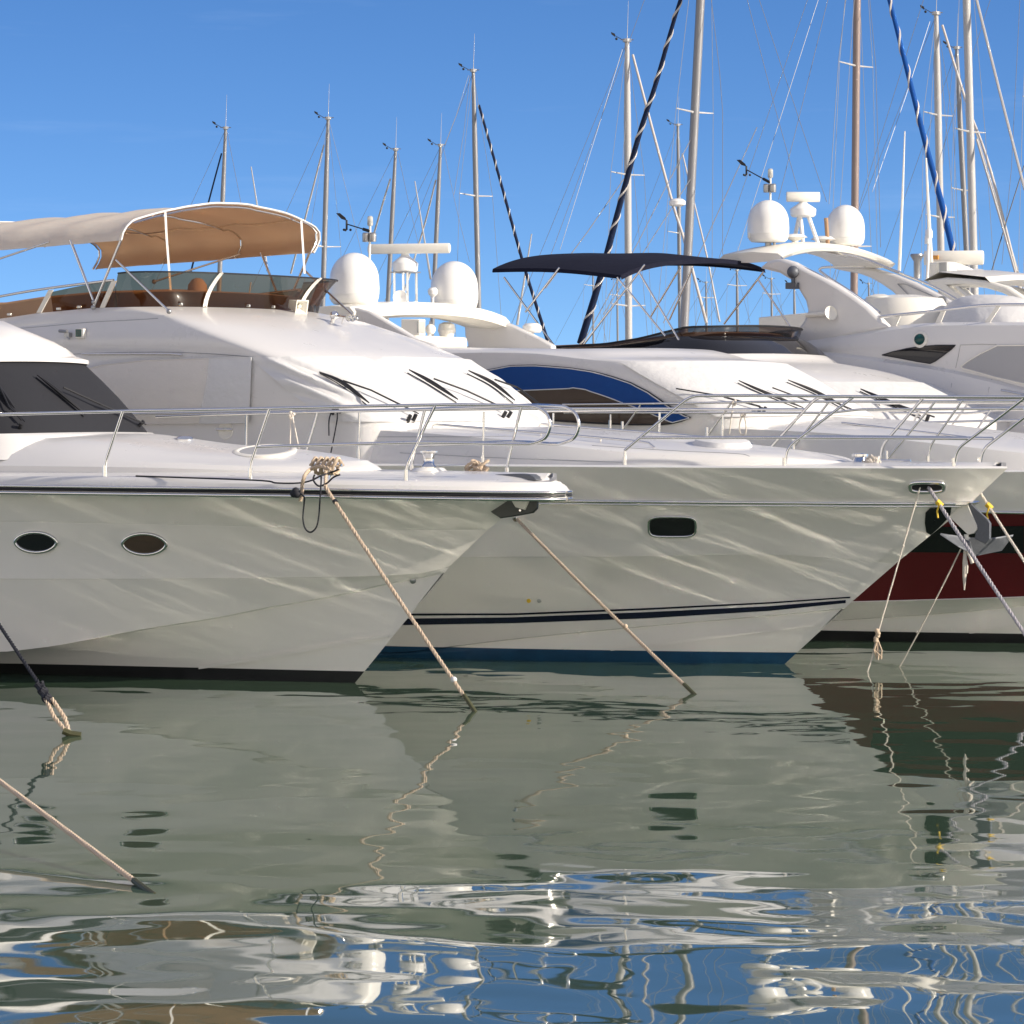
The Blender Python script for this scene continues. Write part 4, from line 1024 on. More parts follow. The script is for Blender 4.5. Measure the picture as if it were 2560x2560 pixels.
    d = a1-a0; MB().prism([a0+Vector((0, 0, .06)), a1+Vector((0, 0, .03)), a1-Vector((0, 0, .16)), a0-Vector((0, 0, .12))], (-.45, -.1, 0)).build('flybridge_seat', M['cream'], root, bevel=.04)
    # flags at the stern
    for zx, zy, mm, w_, h_ in ((945, 750, 'flagr', .25, .5),):
        q = b.L(*T(2, (zx, zy))[0], 0)-Vector((2.5, 0, 0)); rows = [[q+Vector((x, .05*math.sin(x*14+z*5), -z)) for x in (0, .06, .12, .18, .24)] for z in (0, .12, .24, .36, .48)]
        MB().grid(rows[:2]).build('flag', M['flagy'], root); MB().grid(rows[1:]).build('flag', M['flagr'], root)
        MB().tube([q+Vector((0, 0, .2)), q+Vector((-.3, 0, -1.6))], .012, 6).build('flag_staff', M['mastw'], root)
    # small dome at the far side of the roof
    q = b.L(*T(3, (150, 1055))[0], -1.9); MB().lathe([(.13, 0), (.15, .03), (.15, .10), (.11, .14), (.02, .15)], 18, q).tube([q, q-Vector((0, 0, .3))], .03, 8).build('gps_dome', M['dome'], root)
    # guard rails
    pf = lambda s: max(.4, (2.35*max(0, 1-min(1, max(0, (s+8)/(11.9)))**2.8)**.8)-.12)
    rail_set(b, 'bow_rail', [T(7, (380, 155), (1240, 145), (1932, 133))+T(8, (700, 132), (1932, 128))+[(2700, 1000), (2900, 1002)]],
             [T(7, (390, 215), (1932, 215))+T(8, (480, 217), (700, 190), (1932, 185))],
             [T(7, (740, 228), (738, 335)), T(7, (965, 158), (830, 345)), T(7, (1640, 150), (1465, 390)), T(7, (1580, 225), (1578, 375)), T(8, (465, 140), (205, 472)), T(8, (1260, 140), (905, 568)), T(8, (1470, 122), (1225, 470), (1213, 608))], pf, root, .017)
    gp = lambda s: 1.2
    for line in (T(7, (715, 335), (760, 308), (1000, 322), (1932, 398)), T(8, (565, 292), (900, 330), (1500, 400)), ):
        o = MB().tube(b.trace(line, gp), .016, 8).build('grab_rail', M['chrome'], root, 60)
    return hull
build_C(C)

# ---- fourth yacht: navy bimini, black flybridge screen
D = Boat('motor_yacht', 3350, 1582, 33, label='white motor yacht with a thin navy bimini and black flybridge screen', cat='yacht', group='motor yachts moored side by side')
def build_D(b):
    root = b.root
    plain_hull(b, 2.3, 2.3, 3.0, -17, (M['gel'], M['boot']))
    def levf(u, v, w, Ln, rise=.1, zc=.02, n=2.5, aft=-17):
        q = b.L(u, v, -w); return uline(w, q.x, Ln, [(q.x-8, q.z+rise), (q.x, q.z)], zc, n, aft=aft, k=44)
    D0 = levf(2023, 893, 1.75, .7, -.05); D1 = levf(2052, 912, 1.85, .75, 0); D2 = levf(2189, 937, 1.95, .8, .05); D2b = levf(2275, 961, 1.98, .8, .05); D3 = levf(2463, 1057, 2.05, .9, 0)
    D4 = [Vector((v.x+.02, v.y*1.02, 2.2)) for v in D3]
    seq = [D0]
    for a_, c_, k, bl in ((D0, D1, 2, .01), (D1, D2, 4, .05), (D2, D2b, 2, .0), (D2b, D3, 5, .04), (D3, D4, 2, 0)):
        for i in range(1, k+1):
            f = i/k; m_ = [x.lerp(y, f) for x, y in zip(a_, c_)]; seq.append(pushed(m_, bl*math.sin(math.pi*f)) if bl else m_)
    mb = MB().grid(seq); ucap(mb, D0); house = mb.build('deckhouse', M['gelcabin'], root, 30)
    rows = []
    for k in range(10):
        f = k/9; ln = pushed([x.lerp(y, f) for x, y in zip(D2b[43:-43], D3[43:-43])], .05*math.sin(math.pi*f)+.03)
        rows.append(ln)
    cover = MB().grid(rows).build('windscreen_cover', M['covw'], root, 70)
    wiper(b, cover, T(4, (700, 1500), (900, 1590), (1150, 1700)), T(4, (900, 1600), (1250, 1720)), T(4, (1200, 1720)), root, .018, .05)
    # black flybridge screen: leaning lower skirt, rolled rim, upright upper rim
    qa = b.L(*T(4, (150, 1040))[0], -1.45); qb = b.L(*T(4, (125, 1110))[0], -1.5)
    S0 = pushed(D0, .01); S1 = uline(1.5, qb.x, .62, sorted([(q.x, q.z) for q in b.Ls([(1380, 874), (1513, 868), (1600, 858), (1663, 849)], 1.5)])+[(qb.x-.25, qb.z), (qb.x, qb.z)], .02, 2.5, aft=-17, k=44); S1o = pushed(S1, .05); S2 = uline(1.48, qa.x, .60, sorted([(q.x, q.z) for q in b.Ls([(1380, 868), (1513, 860), (1600, 846), (1663, 830), (1715, 818)], 1.48)])+[(qa.x-.2, qa.z), (qa.x, qa.z)], .03, 2.5, aft=-17, k=44)
    sk = MB().grid([S0]+[[x.lerp(y, f)+Vector((0, 0, .03*math.sin(math.pi*f))) for x, y in zip(S0, S1o)] for f in (.33, .66)]+[S1o, S1]).build('flybridge_screen', M['glassdark'], root, 40)
    MB().grid([S1, [x.lerp(y, .5) for x, y in zip(S1, pushed(S2, .02))], S2]).build('screen_upper_pane', M['smokeD'], sk, 50)
    MB().tube(S2, .018, 6).build('screen_edge', M['black'], sk)
    ins = [pushed(S1, -.12), [v+Vector((-.1, 0, .07)) for v in pushed(S1, -.2)]]; mb = MB().grid(ins); ucap(mb, ins[-1]); mb.build('dashboard', M['tan'], root)
    # bimini
    nr = b.L(*T(3, (815, 625))[0], 1.55); sfr = nr.x; fr = b.S(1912, 672, sfr)
    na = b.L(1232, 672, 1.55)
    ln = sfr-na.x
    rows, rowl = [], []
    for k in range(17):
        f = k/16; row = []
        for i in range(25):
            e = i/12-1; y = nr.y+(fr.y-nr.y)*i/24; bow = abs(math.sin(math.pi*f*2))
            zf = nr.z+(fr.z-nr.z)*i/24; za = na.z+(fr.z-nr.z)*i/24
            z = zf+(za-zf)*f+.20*(1-abs(e)**3.0)+.05*math.sin(math.pi*f)-.02*bow*(1-e*e)
            row.append(Vector((sfr-ln*f, y, z)))
        rows.append(row); rowl.append([v-Vector((0, 0, .025)) for v in row])
    mb = MB(); mb.grid(rows); mb.grid(rowl); mb.grid([rows[0], [v+Vector((.015, 0, -.07)) for v in rows[0]], rowl[0]]); mb.grid([rows[-1], [v+Vector((-.015, 0, -.05)) for v in rows[-1]], rowl[-1]])
    mb.grid([[r_[0] for r_ in rows], [r_[0]+Vector((0, -.01, -.06)) for r_ in rows], [r_[0] for r_ in rowl]]); mb.grid([[r_[-1] for r_ in rows], [r_[-1]+Vector((0, .01, -.06)) for r_ in rows], [r_[-1] for r_ in rowl]])
    bi = mb.build('bimini', M['biminavy'], root, 60)
    for pa, pb, sg in (((995, 545), (540, 1140), 1), ((955, 605), (1305, 1200), 1), ((355, 568), (100, 900), 1), ((-60, 640), (310, 1145), 1), ((790, 640), (1150, 1080), 1)):
        MB().tube([b.L(*T(3, pa)[0], 1.55), b.L(*T(3, pb)[0], 1.6)], .016, 8).build('bimini_leg', M['chrome'], bi, 60)
    for pa, pb in (((1885, 600), (1590, 990)), ((1845, 655), (2210, 1195)), ((1260, 570), (1040, 935)), ((1350, 580), (1180, 960))):
        MB().tube([b.L(*T(3, pa)[0], -1.5), b.L(*T(3, pb)[0], -1.55)], .016, 8).build('bimini_leg', M['chrome'], bi, 60)
    pf = lambda s: max(.4, (2.3*max(0, 1-min(1, max(0, (s+8)/(11.0)))**2.8)**.8)-.12)
    rail_set(b, 'bow_rail', [[(2100, 1030), (2560, 1018), (2900, 1015)]], [[(2100, 1062), (2560, 1050), (2900, 1046)]], [[(2300, 1024), (2250, 1120)], [(2480, 1020), (2410, 1120)], [(2650, 1017), (2590, 1120)]], pf, root, .017)
    return house
build_D(D)

# ---- fifth yacht: swept arch, dark pointed window
E_ = Boat('motor_yacht', 3650, 1560, 38, label='large white motor yacht with a swept arch carrying two domes and a pointed dark window', cat='yacht', group='motor yachts moored side by side')
def build_E(b):
    root = b.root; P = 2.5
    plain_hull(b, 2.6, 2.5, 3.2, -20, (M['gel'], M['boot']))
    def levs(pts, w, Ln, nose, zc=.02, aft=-20):
        tab = sorted([(q.x, q.z) for q in b.Ls(pts, w)]); sn = b.L(*nose, w).x
        return uline(w, sn, Ln, [(x, z) for x, z in tab if x < sn]+[(sn, b.L(*nose, w).z)], zc, 2.4, aft=aft, k=60)
    top = levs(T(4, (-150, 1150), (100, 1120), (260, 1090), (600, 1060), (900, 1012), (1100, 990), (1300, 978), (1932, 976)), 2.15, 1.2, (2800, 815))
    tp2 = levs(T(4, (-150, 1180), (260, 1160), (600, 1090), (900, 1040), (1100, 1012), (1300, 1000), (1932, 1000)), 2.28, 1.3, (2830, 828))
    cr_ = levs(T(4, (-150, 1190), (260, 1186), (600, 1212), (900, 1252), (1200, 1295), (1400, 1332), (1700, 1400), (1932, 1465)), 2.32, 1.6, (2900, 1040))
    cr2 = levs(T(4, (-150, 1215), (260, 1212), (600, 1240), (900, 1280), (1200, 1322), (1400, 1360), (1700, 1430), (1932, 1492)), 2.42, 1.6, (2910, 1050))
    ft = levs(T(4, (-150, 1600), (900, 1600), (1932, 1620)), 2.46, 1.6, (2920, 1070))
    seq = [top, tp2]
    for a_, c_, k, bl in ((tp2, cr_, 5, .03), (cr_, cr2, 2, .0), (cr2, ft, 4, .04), (ft, [Vector((v.x+.05, v.y*1.02, 2.3)) for v in ft], 2, 0)):
        for i in range(1, k+1):
            f = i/k; m_ = [x.lerp(y, f) for x, y in zip(a_, c_)]; seq.append(pushed(m_, bl*math.sin(math.pi*f)) if bl else m_)
    mb = MB().grid(seq); ucap(mb, [v-Vector((0, 0, .25)) for v in top]); house = mb.build('deckhouse', M['gelcabin'], root, 30)
    patch_on(b, house, T(4, (870, 1222), (950, 1198), (1050, 1176), (1150, 1160), (1280, 1150), (1420, 1150), (1390, 1180), (1330, 1225), (1270, 1268), (1230, 1286), (1130, 1270), (1000, 1245)), M['glassdark'], 'side_window', root, .012, .008, M['black'], 'window_seal')
    patch_on(b, house, T(4, (1462, 1308), (1520, 1265), (1610, 1212), (1735, 1152), (1932, 1150), (2100, 1152), (2100, 1460), (1932, 1438), (1720, 1390), (1560, 1345), (1480, 1325)), M['covgrey'], 'side_window_cover', root, .016, .012, M['cream'], 'cover_hem', 12)
    mb = MB()
    for ln in (T(4, (1725, 1145), (1600, 1143), (1455, 1148), (1440, 1230), (1420, 1320)), T(4, (1410, 1345), (1390, 1440), (1378, 1535)), T(4, (1690, 1405), (1670, 1470), (1660, 1540))):
        h = b.hits(house, ln, .002)
        if len(h) > 1: mb.tube(h, .006, 5)
    mb.build('door_seam', M['steel'], root)
    q, n = b.hitn(house, *T(4, (1158, 1108))[0])
    if q is not None: 
        o = MB().lathe([(.13, -.01), (.13, .02), (.10, .03)], 20, q, n).build('side_light', M['cream'], root); MB().ball(q+n*.03, .09, 10).build('lens', M['greenlens'], o)
    h = b.hits(house, T(4, (1772, 1492), (1860, 1510), (1960, 1530)), .05)
    if len(h) > 1: MB().tube(h, .02, 8).build('grab_rail', M['chrome'], root)
    # arch legs
    near = T(4, (0, 520), (60, 505), (110, 502), (190, 525), (300, 585), (420, 645), (520, 702), (650, 785), (750, 860), (840, 950), (908, 1018), (700, 1060), (480, 1110), (260, 1178), (200, 1130), (150, 1095), (230, 1030), (280, 960), (305, 890), (290, 820), (230, 720), (170, 655), (90, 605), (-60, 570))
    MB().prism([b.L(u, v, 2.22) for u, v in near], (0, .22, 0)).build('arch_leg', M['gelcabin'], root, 40, bevel=.05)
    far = T(4, (500, 565), (600, 548), (740, 555), (860, 580), (1000, 620), (1150, 680), (1300, 755), (1420, 820), (1500, 860), (1450, 1000), (1200, 1000), (1160, 930), (1100, 870), (1040, 800), (980, 745), (900, 690), (820, 645), (740, 615), (600, 590))
    fl = MB().prism([b.L(u, v, -2.0) for u, v in far], (0, -.2, 0)).build('arch_leg', M['gelcabin'], root, 40, bevel=.05)
    pn = T(4, (985, 690), (1040, 690), (1250, 780), (1262, 810), (1240, 830), (1130, 838)); MB().tube([b.L(u, v, -1.785) for u, v in pn+pn[:1]], .01, 6).build('locker_seam', M['steel'], fl)
    q = b.L(*T(4, (1315, 825))[0], -1.78); MB().lathe([(.10, -.03), (.10, .02), (.06, .025), (.05, -.01)], 18, q, (0, -1, 0)).build('stern_speaker', M['steel'], fl)
    # top hoop
    q0 = b.L(*T(3, (1790, 495))[0], 1.9); q1 = b.L(*T(4, (735, 545))[0], -1.9)
    rows = []
    for i in range(29):
        f = i/28; e = 2*f-1; y = q0.y+(q1.y-q0.y)*f; bow = 1-e*e
        z = q0.z+(q1.z-q0.z)*f+.22*bow; s = q0.x+(q1.x-q0.x)*f+.10*bow
        wd_ = .40+.22*(1-bow)
        rows.append([Vector((s+dx*wd_, y, z+dzz)) for dx, dzz in ((-1, 0), (-.85, .07), (0, .10), (.85, .06), (1, 0), (.9, -.06), (0, -.08), (-.9, -.06))])
    mb = MB().grid(rows, True); mb.add(rows[0], [tuple(range(8))]); mb.add(rows[-1], [tuple(range(8))]); ar = mb.build('radar_arch', M['cream'], root, 45)
    for (u0, u1, vt, vb, p) in ((1868, 1973, 500, 606, 1.15), (2065, 2162, 512, 615, -1.05)):
        u = (u0+u1)/2; q = b.L(u, vb, p); e = b.L(u, vt, p); r = (u1-u0)/2/F*(b.O.y-q.x*b.s-p*b.c)
        radome(ar, q, r, e.z-q.z, post=.14)
    q = b.L(*T(4, (285, 415))[0], 0); pt = b.L(*T(4, (275, 188))[0], 0)
    mb = MB()
    for dx, dy, tx, ty in ((-.25, .0, -.08, 0), (.05, -.1, .0, -.08), (.25, .1, .08, .05)): mb.tube([q+Vector((dx, dy, -.05)), pt+Vector((tx, ty, 0))], .035, 8)
    mb.build('radar_post', M['dome'], ar)
    radar_pedestal(ar, pt, .22, b.L(*T(4, (275, 80))[0], 0).z-pt.z)
    e0, e1 = b.L(*T(4, (150, 22))[0], .25), b.L(*T(4, (400, 52))[0], -.15); radar_bar(ar, (e0+e1)/2, (e1-e0).length, math.atan2(e1.y-e0.y, e1.x-e0.x), .085)
    windsensor(ar, b.L(1925, 612, .9), b.L(1926, 440, .9), b.L(1866, 424, .95))
    for zx, zy, p in ((215, 345, .5), (425, 360, -.5)):
        q = b.L(*T(4, (zx, zy))[0], p); MB().lathe([(.04, -.22), (.05, -.05), (.14, -.01), (.21, .01), (.14, .06), (.02, .07)], 20, q).build('gps_dome', M['dome'], ar)
    MB().tube([b.L(*T(4, (462, 410))[0], -.45), b.L(*T(4, (447, 195))[0], -.45)], .035, 8).build('rolled_flag', M['tan'], ar)
    MB().tube([b.L(*T(4, (996, 590))[0], -1.9), b.L(*T(4, (1022, 0))[0], -1.9), b.L(2262, 328, -1.9)], [.028, .02, .010], 6).build('whip_antenna', M['cream'], ar)
    q = b.L(*T(4, (200, 600))[0], 2.25); MB().ball(q, .10, 10).box(q-Vector((0, 0, .22)), (.2, .14, .10)).tube([q, q-Vector((0, 0, .22))], .03, 6).build('deck_camera', M['galv'], ar)
    q = b.L(*T(4, (465, 915))[0], 2.3); MB().lathe([(.03, -.05), (.06, 0), (.10, .07), (.115, .08), (.10, .06)], 18, q, (.9, -.4, .2)).tube([q, b.L(*T(4, (300, 925))[0], 2.3)], .04, 8).build('boarding_light', M['cream'], root)
    # chrome rails over the arch and flybridge
    for ln, p in ((T(4, (110, 490), (130, 480), (300, 450), (430, 450), (600, 478), (740, 505), (1000, 605)), -.2), (T(4, (108, 492), (140, 520), (270, 565), (400, 625), (520, 700), (700, 810), (830, 935)), 2.1), (T(4, (395, 585), (430, 565), (600, 560), (740, 560)), -1.7), (T(4, (400, 590), (480, 650), (650, 760), (850, 905)), 1.7), (T(4, (740, 505), (1000, 610), (1250, 710), (1490, 840)), -1.95)):
        MB().tube(crom(b.Ls(ln, p), 24), .022, 8).build('arch_rail', M['chrome'], root, 60)
    fr = MB().tube(crom(b.Ls(T(4, (830, 938), (1150, 905), (1400, 875), (1640, 850), (1932, 845), (2200, 850)), 2.15), 20), .024, 8).build('flybridge_rail', M['chrome'], root, 60)
    for a_, c_ in (((990, 920), (950, 1008)), ((1325, 885), (1285, 980)), ((1740, 850), (1650, 985))):
        p0, p1 = b.L(*T(4, a_)[0], 2.15), b.L(*T(4, c_)[0], 2.15); MB().prism([p0+Vector((-.03, 0, 0)), p0+Vector((.05, 0, 0)), p1+Vector((.05, 0, 0)), p1+Vector((-.05, 0, 0))], (0, .02, 0)).build('rail_post', M['cream'], fr)
    # helm seats and covered console
    for zx, zy, p, w_, h_ in ((850, 870, .6, .26, .45), (1030, 915, .2, .75, .62)):
        q = b.L(*T(4, (zx, zy))[0], p)
        MB().lathe([(w_*.8, -h_*1.2), (w_, -h_*.6), (w_, h_*.1), (w_*.85, h_*.4), (w_*.3, h_*.5)], 20, q).build('helm_seat', M['cream'], root)
    q = b.L(*T(4, (1640, 850))[0], 0); rows = []
    for i in range(9):
        a = i/8; rows.append([q+Vector((.35*(1-a)+(1.15*math.cos(a*1.45)**.8)*math.cos(t_)*(1+.03*math.sin(11*t_)*(1-a)), (.9*math.cos(a*1.45)**.8)*math.sin(t_)*(1+.03*math.sin(11*t_)*(1-a)), -.75+.92*math.sin(a*1.5))) for t_ in [2*math.pi*k/40 for k in range(40)]])
    mb = MB().grid(rows, True); mb.add(rows[-1], [tuple(range(40))]); mb.build('console_cover', M['covw'], root, 70)
    p0 = b.Ls(T(3, (1895, 940))+T(4, (300, 915)), -.5)
    MB().prism([b.L(u, v, -1.2) for u, v in T(4, (-60, 940), (310, 905), (330, 1000), (200, 1060), (-60, 1080))], (0, .1, 0)).build('stern_seat_back', M['cream'], root, bevel=.02)
    pf = lambda s: 2.4
    rail_set(b, 'side_rail', [[(2300, 1042), (2560, 1048), (2900, 1060)]], [], [[(2400, 1044), (2398, 1110)], [(2520, 1047), (2518, 1115)]], pf, root, .018)
build_E(E_)

# ---- sixth yacht: mostly hidden, arch with radar at the right edge
G = Boat('motor_yacht', 4250, 1535, 38, label='far white motor yacht showing only its low arch with an orange marked radar scanner', cat='yacht', group='motor yachts moored side by side')
def build_G(b):
    root = b.root
    plain_hull(b, 2.5, 2.4, 3.0, -22, (M['gel'], M['boot']))
    q = b.L(2560, 860, 2.1); z = q.z
    mb = MB(); ls = [uline(2.1, -6, 2.5, [(-8, z)], 0, aft=-22), uline(2.25, -5, 3.0, [(-8, 2.3)], 0, aft=-22)]; mb.grid(ls); ucap(mb, ls[0]); mb.build('deckhouse', M['gelcabin'], root)
    top = T(4, (1180, 665), (1350, 640), (1500, 648), (1650, 665), (1800, 710), (1932, 800), (2100, 900), (2300, 1010), (2300, 1060), (2000, 930), (1880, 815), (1760, 755), (1650, 722), (1500, 700), (1370, 705), (1450, 775), (1500, 830), (1560, 960), (1350, 960), (1330, 800), (1270, 720))
    ar = MB().prism([b.L(u, v, 1.9) for u, v in top], (0, .2, 0)).build('radar_arch', M['cream'], root, 40, bevel=.04)
    MB().prism([b.L(u, v, -1.2) for u, v in [(u+30, v+4) for u, v in top]], (0, .2, 0)).build('arch_leg', M['cream'], ar, 40, bevel=.04)
    a0, a1 = b.L(*T(4, (1180, 668))[0], 1.9), b.L(*T(4, (1640, 668))[0], 1.9)
    rows = [[Vector((x, y, z_+.10*(1-(y/2)**2))) for x, z_ in ((a0.x, a0.z), (a0.x+.3, a0.z+.14), (a1.x, a1.z+.06), (a1.x+.1, a1.z-.03), (a0.x+.3, a0.z-.1))] for y in (-1.9, -1, 0, 1, 1.9)]
    MB().grid(rows, True).build('arch_top', M['cream'], ar)
    q = b.L(*T(4, (1415, 640))[0], .2); h = b.L(*T(4, (1415, 530))[0], .2).z-q.z
    radar_pedestal(ar, q, .32, h)
    e0, e1 = b.L(*T(4, (1180, 492))[0], .5), b.L(*T(4, (1632, 496))[0], 0); radar_bar(ar, (e0+e1)/2, (e1-e0).length, math.atan2(e1.y-e0.y, e1.x-e0.x), .13)
    MB().box(e0.lerp(e1, .2)+Vector((0, -.09, 0)), (.22, .03, .07)).build('scanner_mark', M['orange'], ar)
    q = b.L(*T(4, (1320, 600))[0], .9); o = MB().box(q, (.45, .3, .35)).build('searchlight', M['cream'], ar, bevel=.05); MB().box(q+Vector((.1, -.16, .03)), (.2, .04, .26)).build('lamp_glass', M['lens'], o)
    q = b.L(*T(4, (1565, 620))[0], -.3); MB().lathe([(.05, -.2), (.06, -.05), (.3, 0), (.32, .04), (.1, .10)], 18, q).build('gps_dome', M['dome'], ar)
    MB().tube([b.L(*T(4, (1205, 660))[0], 1.2), b.L(*T(4, (1218, 345))[0], 1.2)], .03, 8).lathe([(.06, 0), (.06, .12), (.04, .16)], 12, b.L(*T(4, (1212, 390))[0], 1.2))  .lathe([(.06, 0), (.06, .12), (.04, .16)], 12, b.L(*T(4, (1220, 345))[0], 1.2)).build('light_mast', M['dome'], ar)
    MB().tube([b.L(*T(4, (1240, 700))[0], 1.0), b.L(2315, 395, 1.0)], [.05, .015], 6).build('whip_antenna', M['cream'], ar)
    MB().lathe([(.06, 0), (.06, .3), (.12, .40), (.11, .43)], 12, b.L(*T(4, (1130, 650))[0], 1.5)).build('exhaust_horn', M['steel'], ar)
build_G(G)

# ================================================================== mooring lines and deck gear
def rope(name, path, r, m, label, group=None, ends=(), pitch=None, cat='rope'):
    o = MB(); twisted(o, path, r, pitch or r*7.5, 3, 5, max(.012, r*.9)); o = o.build(name, M[m], None, 70); tag(o, label, cat, group)
    return o
def on_line(a, b, f): return Vector(a).lerp(Vector(b), f)
GR = 'mooring lines running into the water'
a_ = A.mw @ A.L(806, 1206, 2.0) if 0 else A.cleat+Vector((0, 0, .10)); e_ = water_at(1187, 1778)-Vector((0, 0, .0))
edge = A.mw @ A.L(814, 1218, 2.02)
path = [a_, edge]+sag(edge, e_+(e_-edge)*.02, .02, 20)[1:]
r1 = rope('mooring_line', path, .022, 'rope', 'beige mooring line from the cleat of the nearest yacht down to the water', GR)
MB().tube(sag(on_line(edge, e_, .93), e_+(e_-edge)*.03, 0, 6), .024, 8).build('weedy_end', M['weed'], r1); MB().ball(on_line(edge, e_, .865), .034, 8).build('whipping', M['covw'], r1); MB().tube([on_line(edge, e_, .062), on_line(edge, e_, .072)], .028, 8).build('whipping', M['ropeblack'], r1)
q = B.mw @ B.hit(B.hull, 1292, 1297, .0); e_ = water_at(1735, 1735)
r2 = rope('mooring_line', sag(q, e_+(e_-q)*.02, .02), .021, 'rope', 'beige mooring line from the small hull ring between the two nearest yachts to the water', GR)
MB().tube(sag(on_line(q, e_, .95), e_+(e_-q)*.03, 0, 6), .023, 8).build('weedy_end', M['weed'], r2); MB().ball(on_line(q, e_, .64), .028, 8).build('whipping', M['rope'], r2)
q = B.mw @ B.hit(B.hull, 2317, 1217, -.05); e_ = water_at(2655, 1722)
r3 = rope('mooring_line', sag(q, e_, .02), .024, 'ropeg', 'grey and white mooring line from the chrome hawse hole, tied with yellow tape', GR)
def tape(par, q):
    mb = MB(); mb.tube([q-Vector((.03, 0, -.03)), q+Vector((.03, 0, -.03))], .034, 8); mb.tube([q+Vector((0, -.03, 0)), q+Vector((-.03, -.03, -.09)), q+Vector((-.02, -.03, -.17))], .012, 6); mb.build('yellow_tape', M['yellow'], par)
tape(r3, on_line(q, e_, .10))
q = B.mw @ B.hit(B.hull, 2301, 1216, .0); m_ = on_line(q, water_at(2167, 1680), .80); e_ = water_at(2167, 1680)
r4 = rope('thin_line', [q]+sag(q, m_, .0, 8)[1:]+sag(m_, e_-Vector((0, 0, .02)), .03, 8)[1:], .010, 'ropew', 'thin pale line with a knotted tassel hanging from the hawse hole to the water')
mb = MB(); k = m_
for i in range(5): mb.ball(k+Vector((random.uniform(-.02, .02), random.uniform(-.02, .02), .05-.03*i)), .030, 8)
for i in range(7): mb.tube([k-Vector((0, 0, .05)), k+Vector((random.uniform(-.05, .05), random.uniform(-.03, .03), -.18)), k+Vector((random.uniform(-.06, .06), random.uniform(-.03, .03), random.uniform(-.30, -.22)))], .009, 5)
mb.build('tassel', M['rope'], r4); MB().ball(on_line(q, m_, .40), .016, 6).build('knot', M['ropew'], r4)
q = B.mw @ B.L(2402, 1372, .0); e_ = water_at(2246, 1668)
r5 = rope('thin_line', sag(q, e_-Vector((0, 0, .02)), .03), .009, 'ropew', 'thin pale line from the hanging anchor down to the water'); MB().ball(on_line(q, e_, .70), .016, 6).build('knot', M['ropew'], r5)
q = B.mw @ B.L(2452, 1234, -.35); e_ = water_at(2760, 1702)
r6 = rope('mooring_line', sag(q, e_, .02), .018, 'ropew', 'pale mooring line from behind the bow tip leaving at the right edge', GR); tape(r6, on_line(q, e_, .07))
# anchor lashing
P = [B.mw @ B.L(u, v, .1) for u, v in T(8, (1492, 1245), (1488, 1340), (1486, 1440), (1484, 1545))]
o = MB().tube(P, [.022, .030, .026, .008], 6).tube([B.mw @ B.L(u, v, .1) for u, v in T(8, (1505, 1250), (1530, 1300), (1545, 1345))], .022, 6).tube([B.mw @ B.L(u, v, .1) for u, v in T(8, (1498, 1320), (1506, 1370), (1502, 1420))], .014, 6).build('lashing_strap', M['ropew'], None, 70); tag(o, 'frayed white strap dangling under the plough anchor', 'strap')
# left edge lines
Ya = H*F/(1838-VH)
s_ = W(-140, 1345, 37.5); k0 = W(98, 1710, Ya+.4); k1 = W(122, 1752, Ya+.2); e_ = water_at(176, 1840)
o = rope('mooring_line', sag(s_, k0, .02), .019, 'ropeblack', 'black mooring line knotted to a doubled beige rope at the left edge', GR)
mb = MB()
for i in range(26):
    f = i/25; c = k0.lerp(k1, f); a = i*1.9; mb.tube([c+Vector((math.cos(a)*.035, math.sin(a)*.035, .02)), c+Vector((math.cos(a+1.5)*.04, math.sin(a+1.5)*.04, -.01)), c+Vector((math.cos(a+3)*.035, math.sin(a+3)*.035, -.03))], .016, 6)
mb.build('knot', M['ropeblack'], o)
for du in (-1, 1):
    p0 = k1+Vector((du*.03, 0, .02)); mb = MB(); twisted(mb, [p0, p0.lerp(e_, .5)+Vector((du*.035, 0, 0)), e_], .021, .14); mb.build('rope_loop', M['rope'], o, 70)
MB().tube([e_+Vector((-.07, 0, .05)), e_+Vector((0, 0, .02)), e_+Vector((.10, 0, .005))], .034, 8).build('weedy_end', M['weed'], o)
s_ = W(-700, 1435, 38); e_ = water_at(366, 2224)
o = rope('mooring_line', sag(s_, e_+(e_-s_)*.01, .0, 30), .020, 'rope', 'beige mooring line entering the water at the lower left', GR)
MB().tube(sag(on_line(s_, e_, .982), e_+(e_-s_)*.012, 0, 6), .022, 8).build('weedy_end', M['weed'], o)

# rope turned round the near cleat, with its hanging tail; black cord
c = A.cleat+Vector((0, 0, .09)); ax = Vector((A.c, -A.s, 0)); lat = Vector((-A.s, -A.c, 0))
mb = MB(); pts = []
for i in range(64):
    f = i/63; a = f*2*math.pi*4.5
    pts.append(c+ax*(-.16+.34*f+.02*math.sin(a*2))+lat*(.065*math.cos(a))+Vector((0, 0, .085*math.sin(a)+.02)))
twisted(mb, pts, .022, .15)
eP = lambda n, p, *q: [A.mw @ A.L(u, v, p) for u, v in T(n, *q)]
tail = crom(eP(6, 1.78, (560, 640), (480, 618), (410, 640))+eP(6, 2.02, (365, 690), (347, 760), (345, 830), (330, 878)), 30)
twisted(mb, tail, .022, .15)
o = mb.build('rope_coil', M['rope'], None, 70); tag(o, 'beige rope wound on the near yacht cleat with its tail hanging over the rub rail', 'rope')
mb = MB(); mb.tube(crom(eP(6, 1.9, (-900, 690), (0, 722), (150, 742), (330, 742), (430, 718), (480, 690))+eP(6, 1.7, (560, 665), (620, 640)), 50), .010, 6)
mb.tube(crom(eP(6, 2.09, (490, 690), (487, 760), (478, 900), (470, 1000), (452, 1075), (410, 1112), (370, 1085), (352, 1010), (360, 900), (362, 850), (330, 820), (300, 815)), 60), .010, 6)
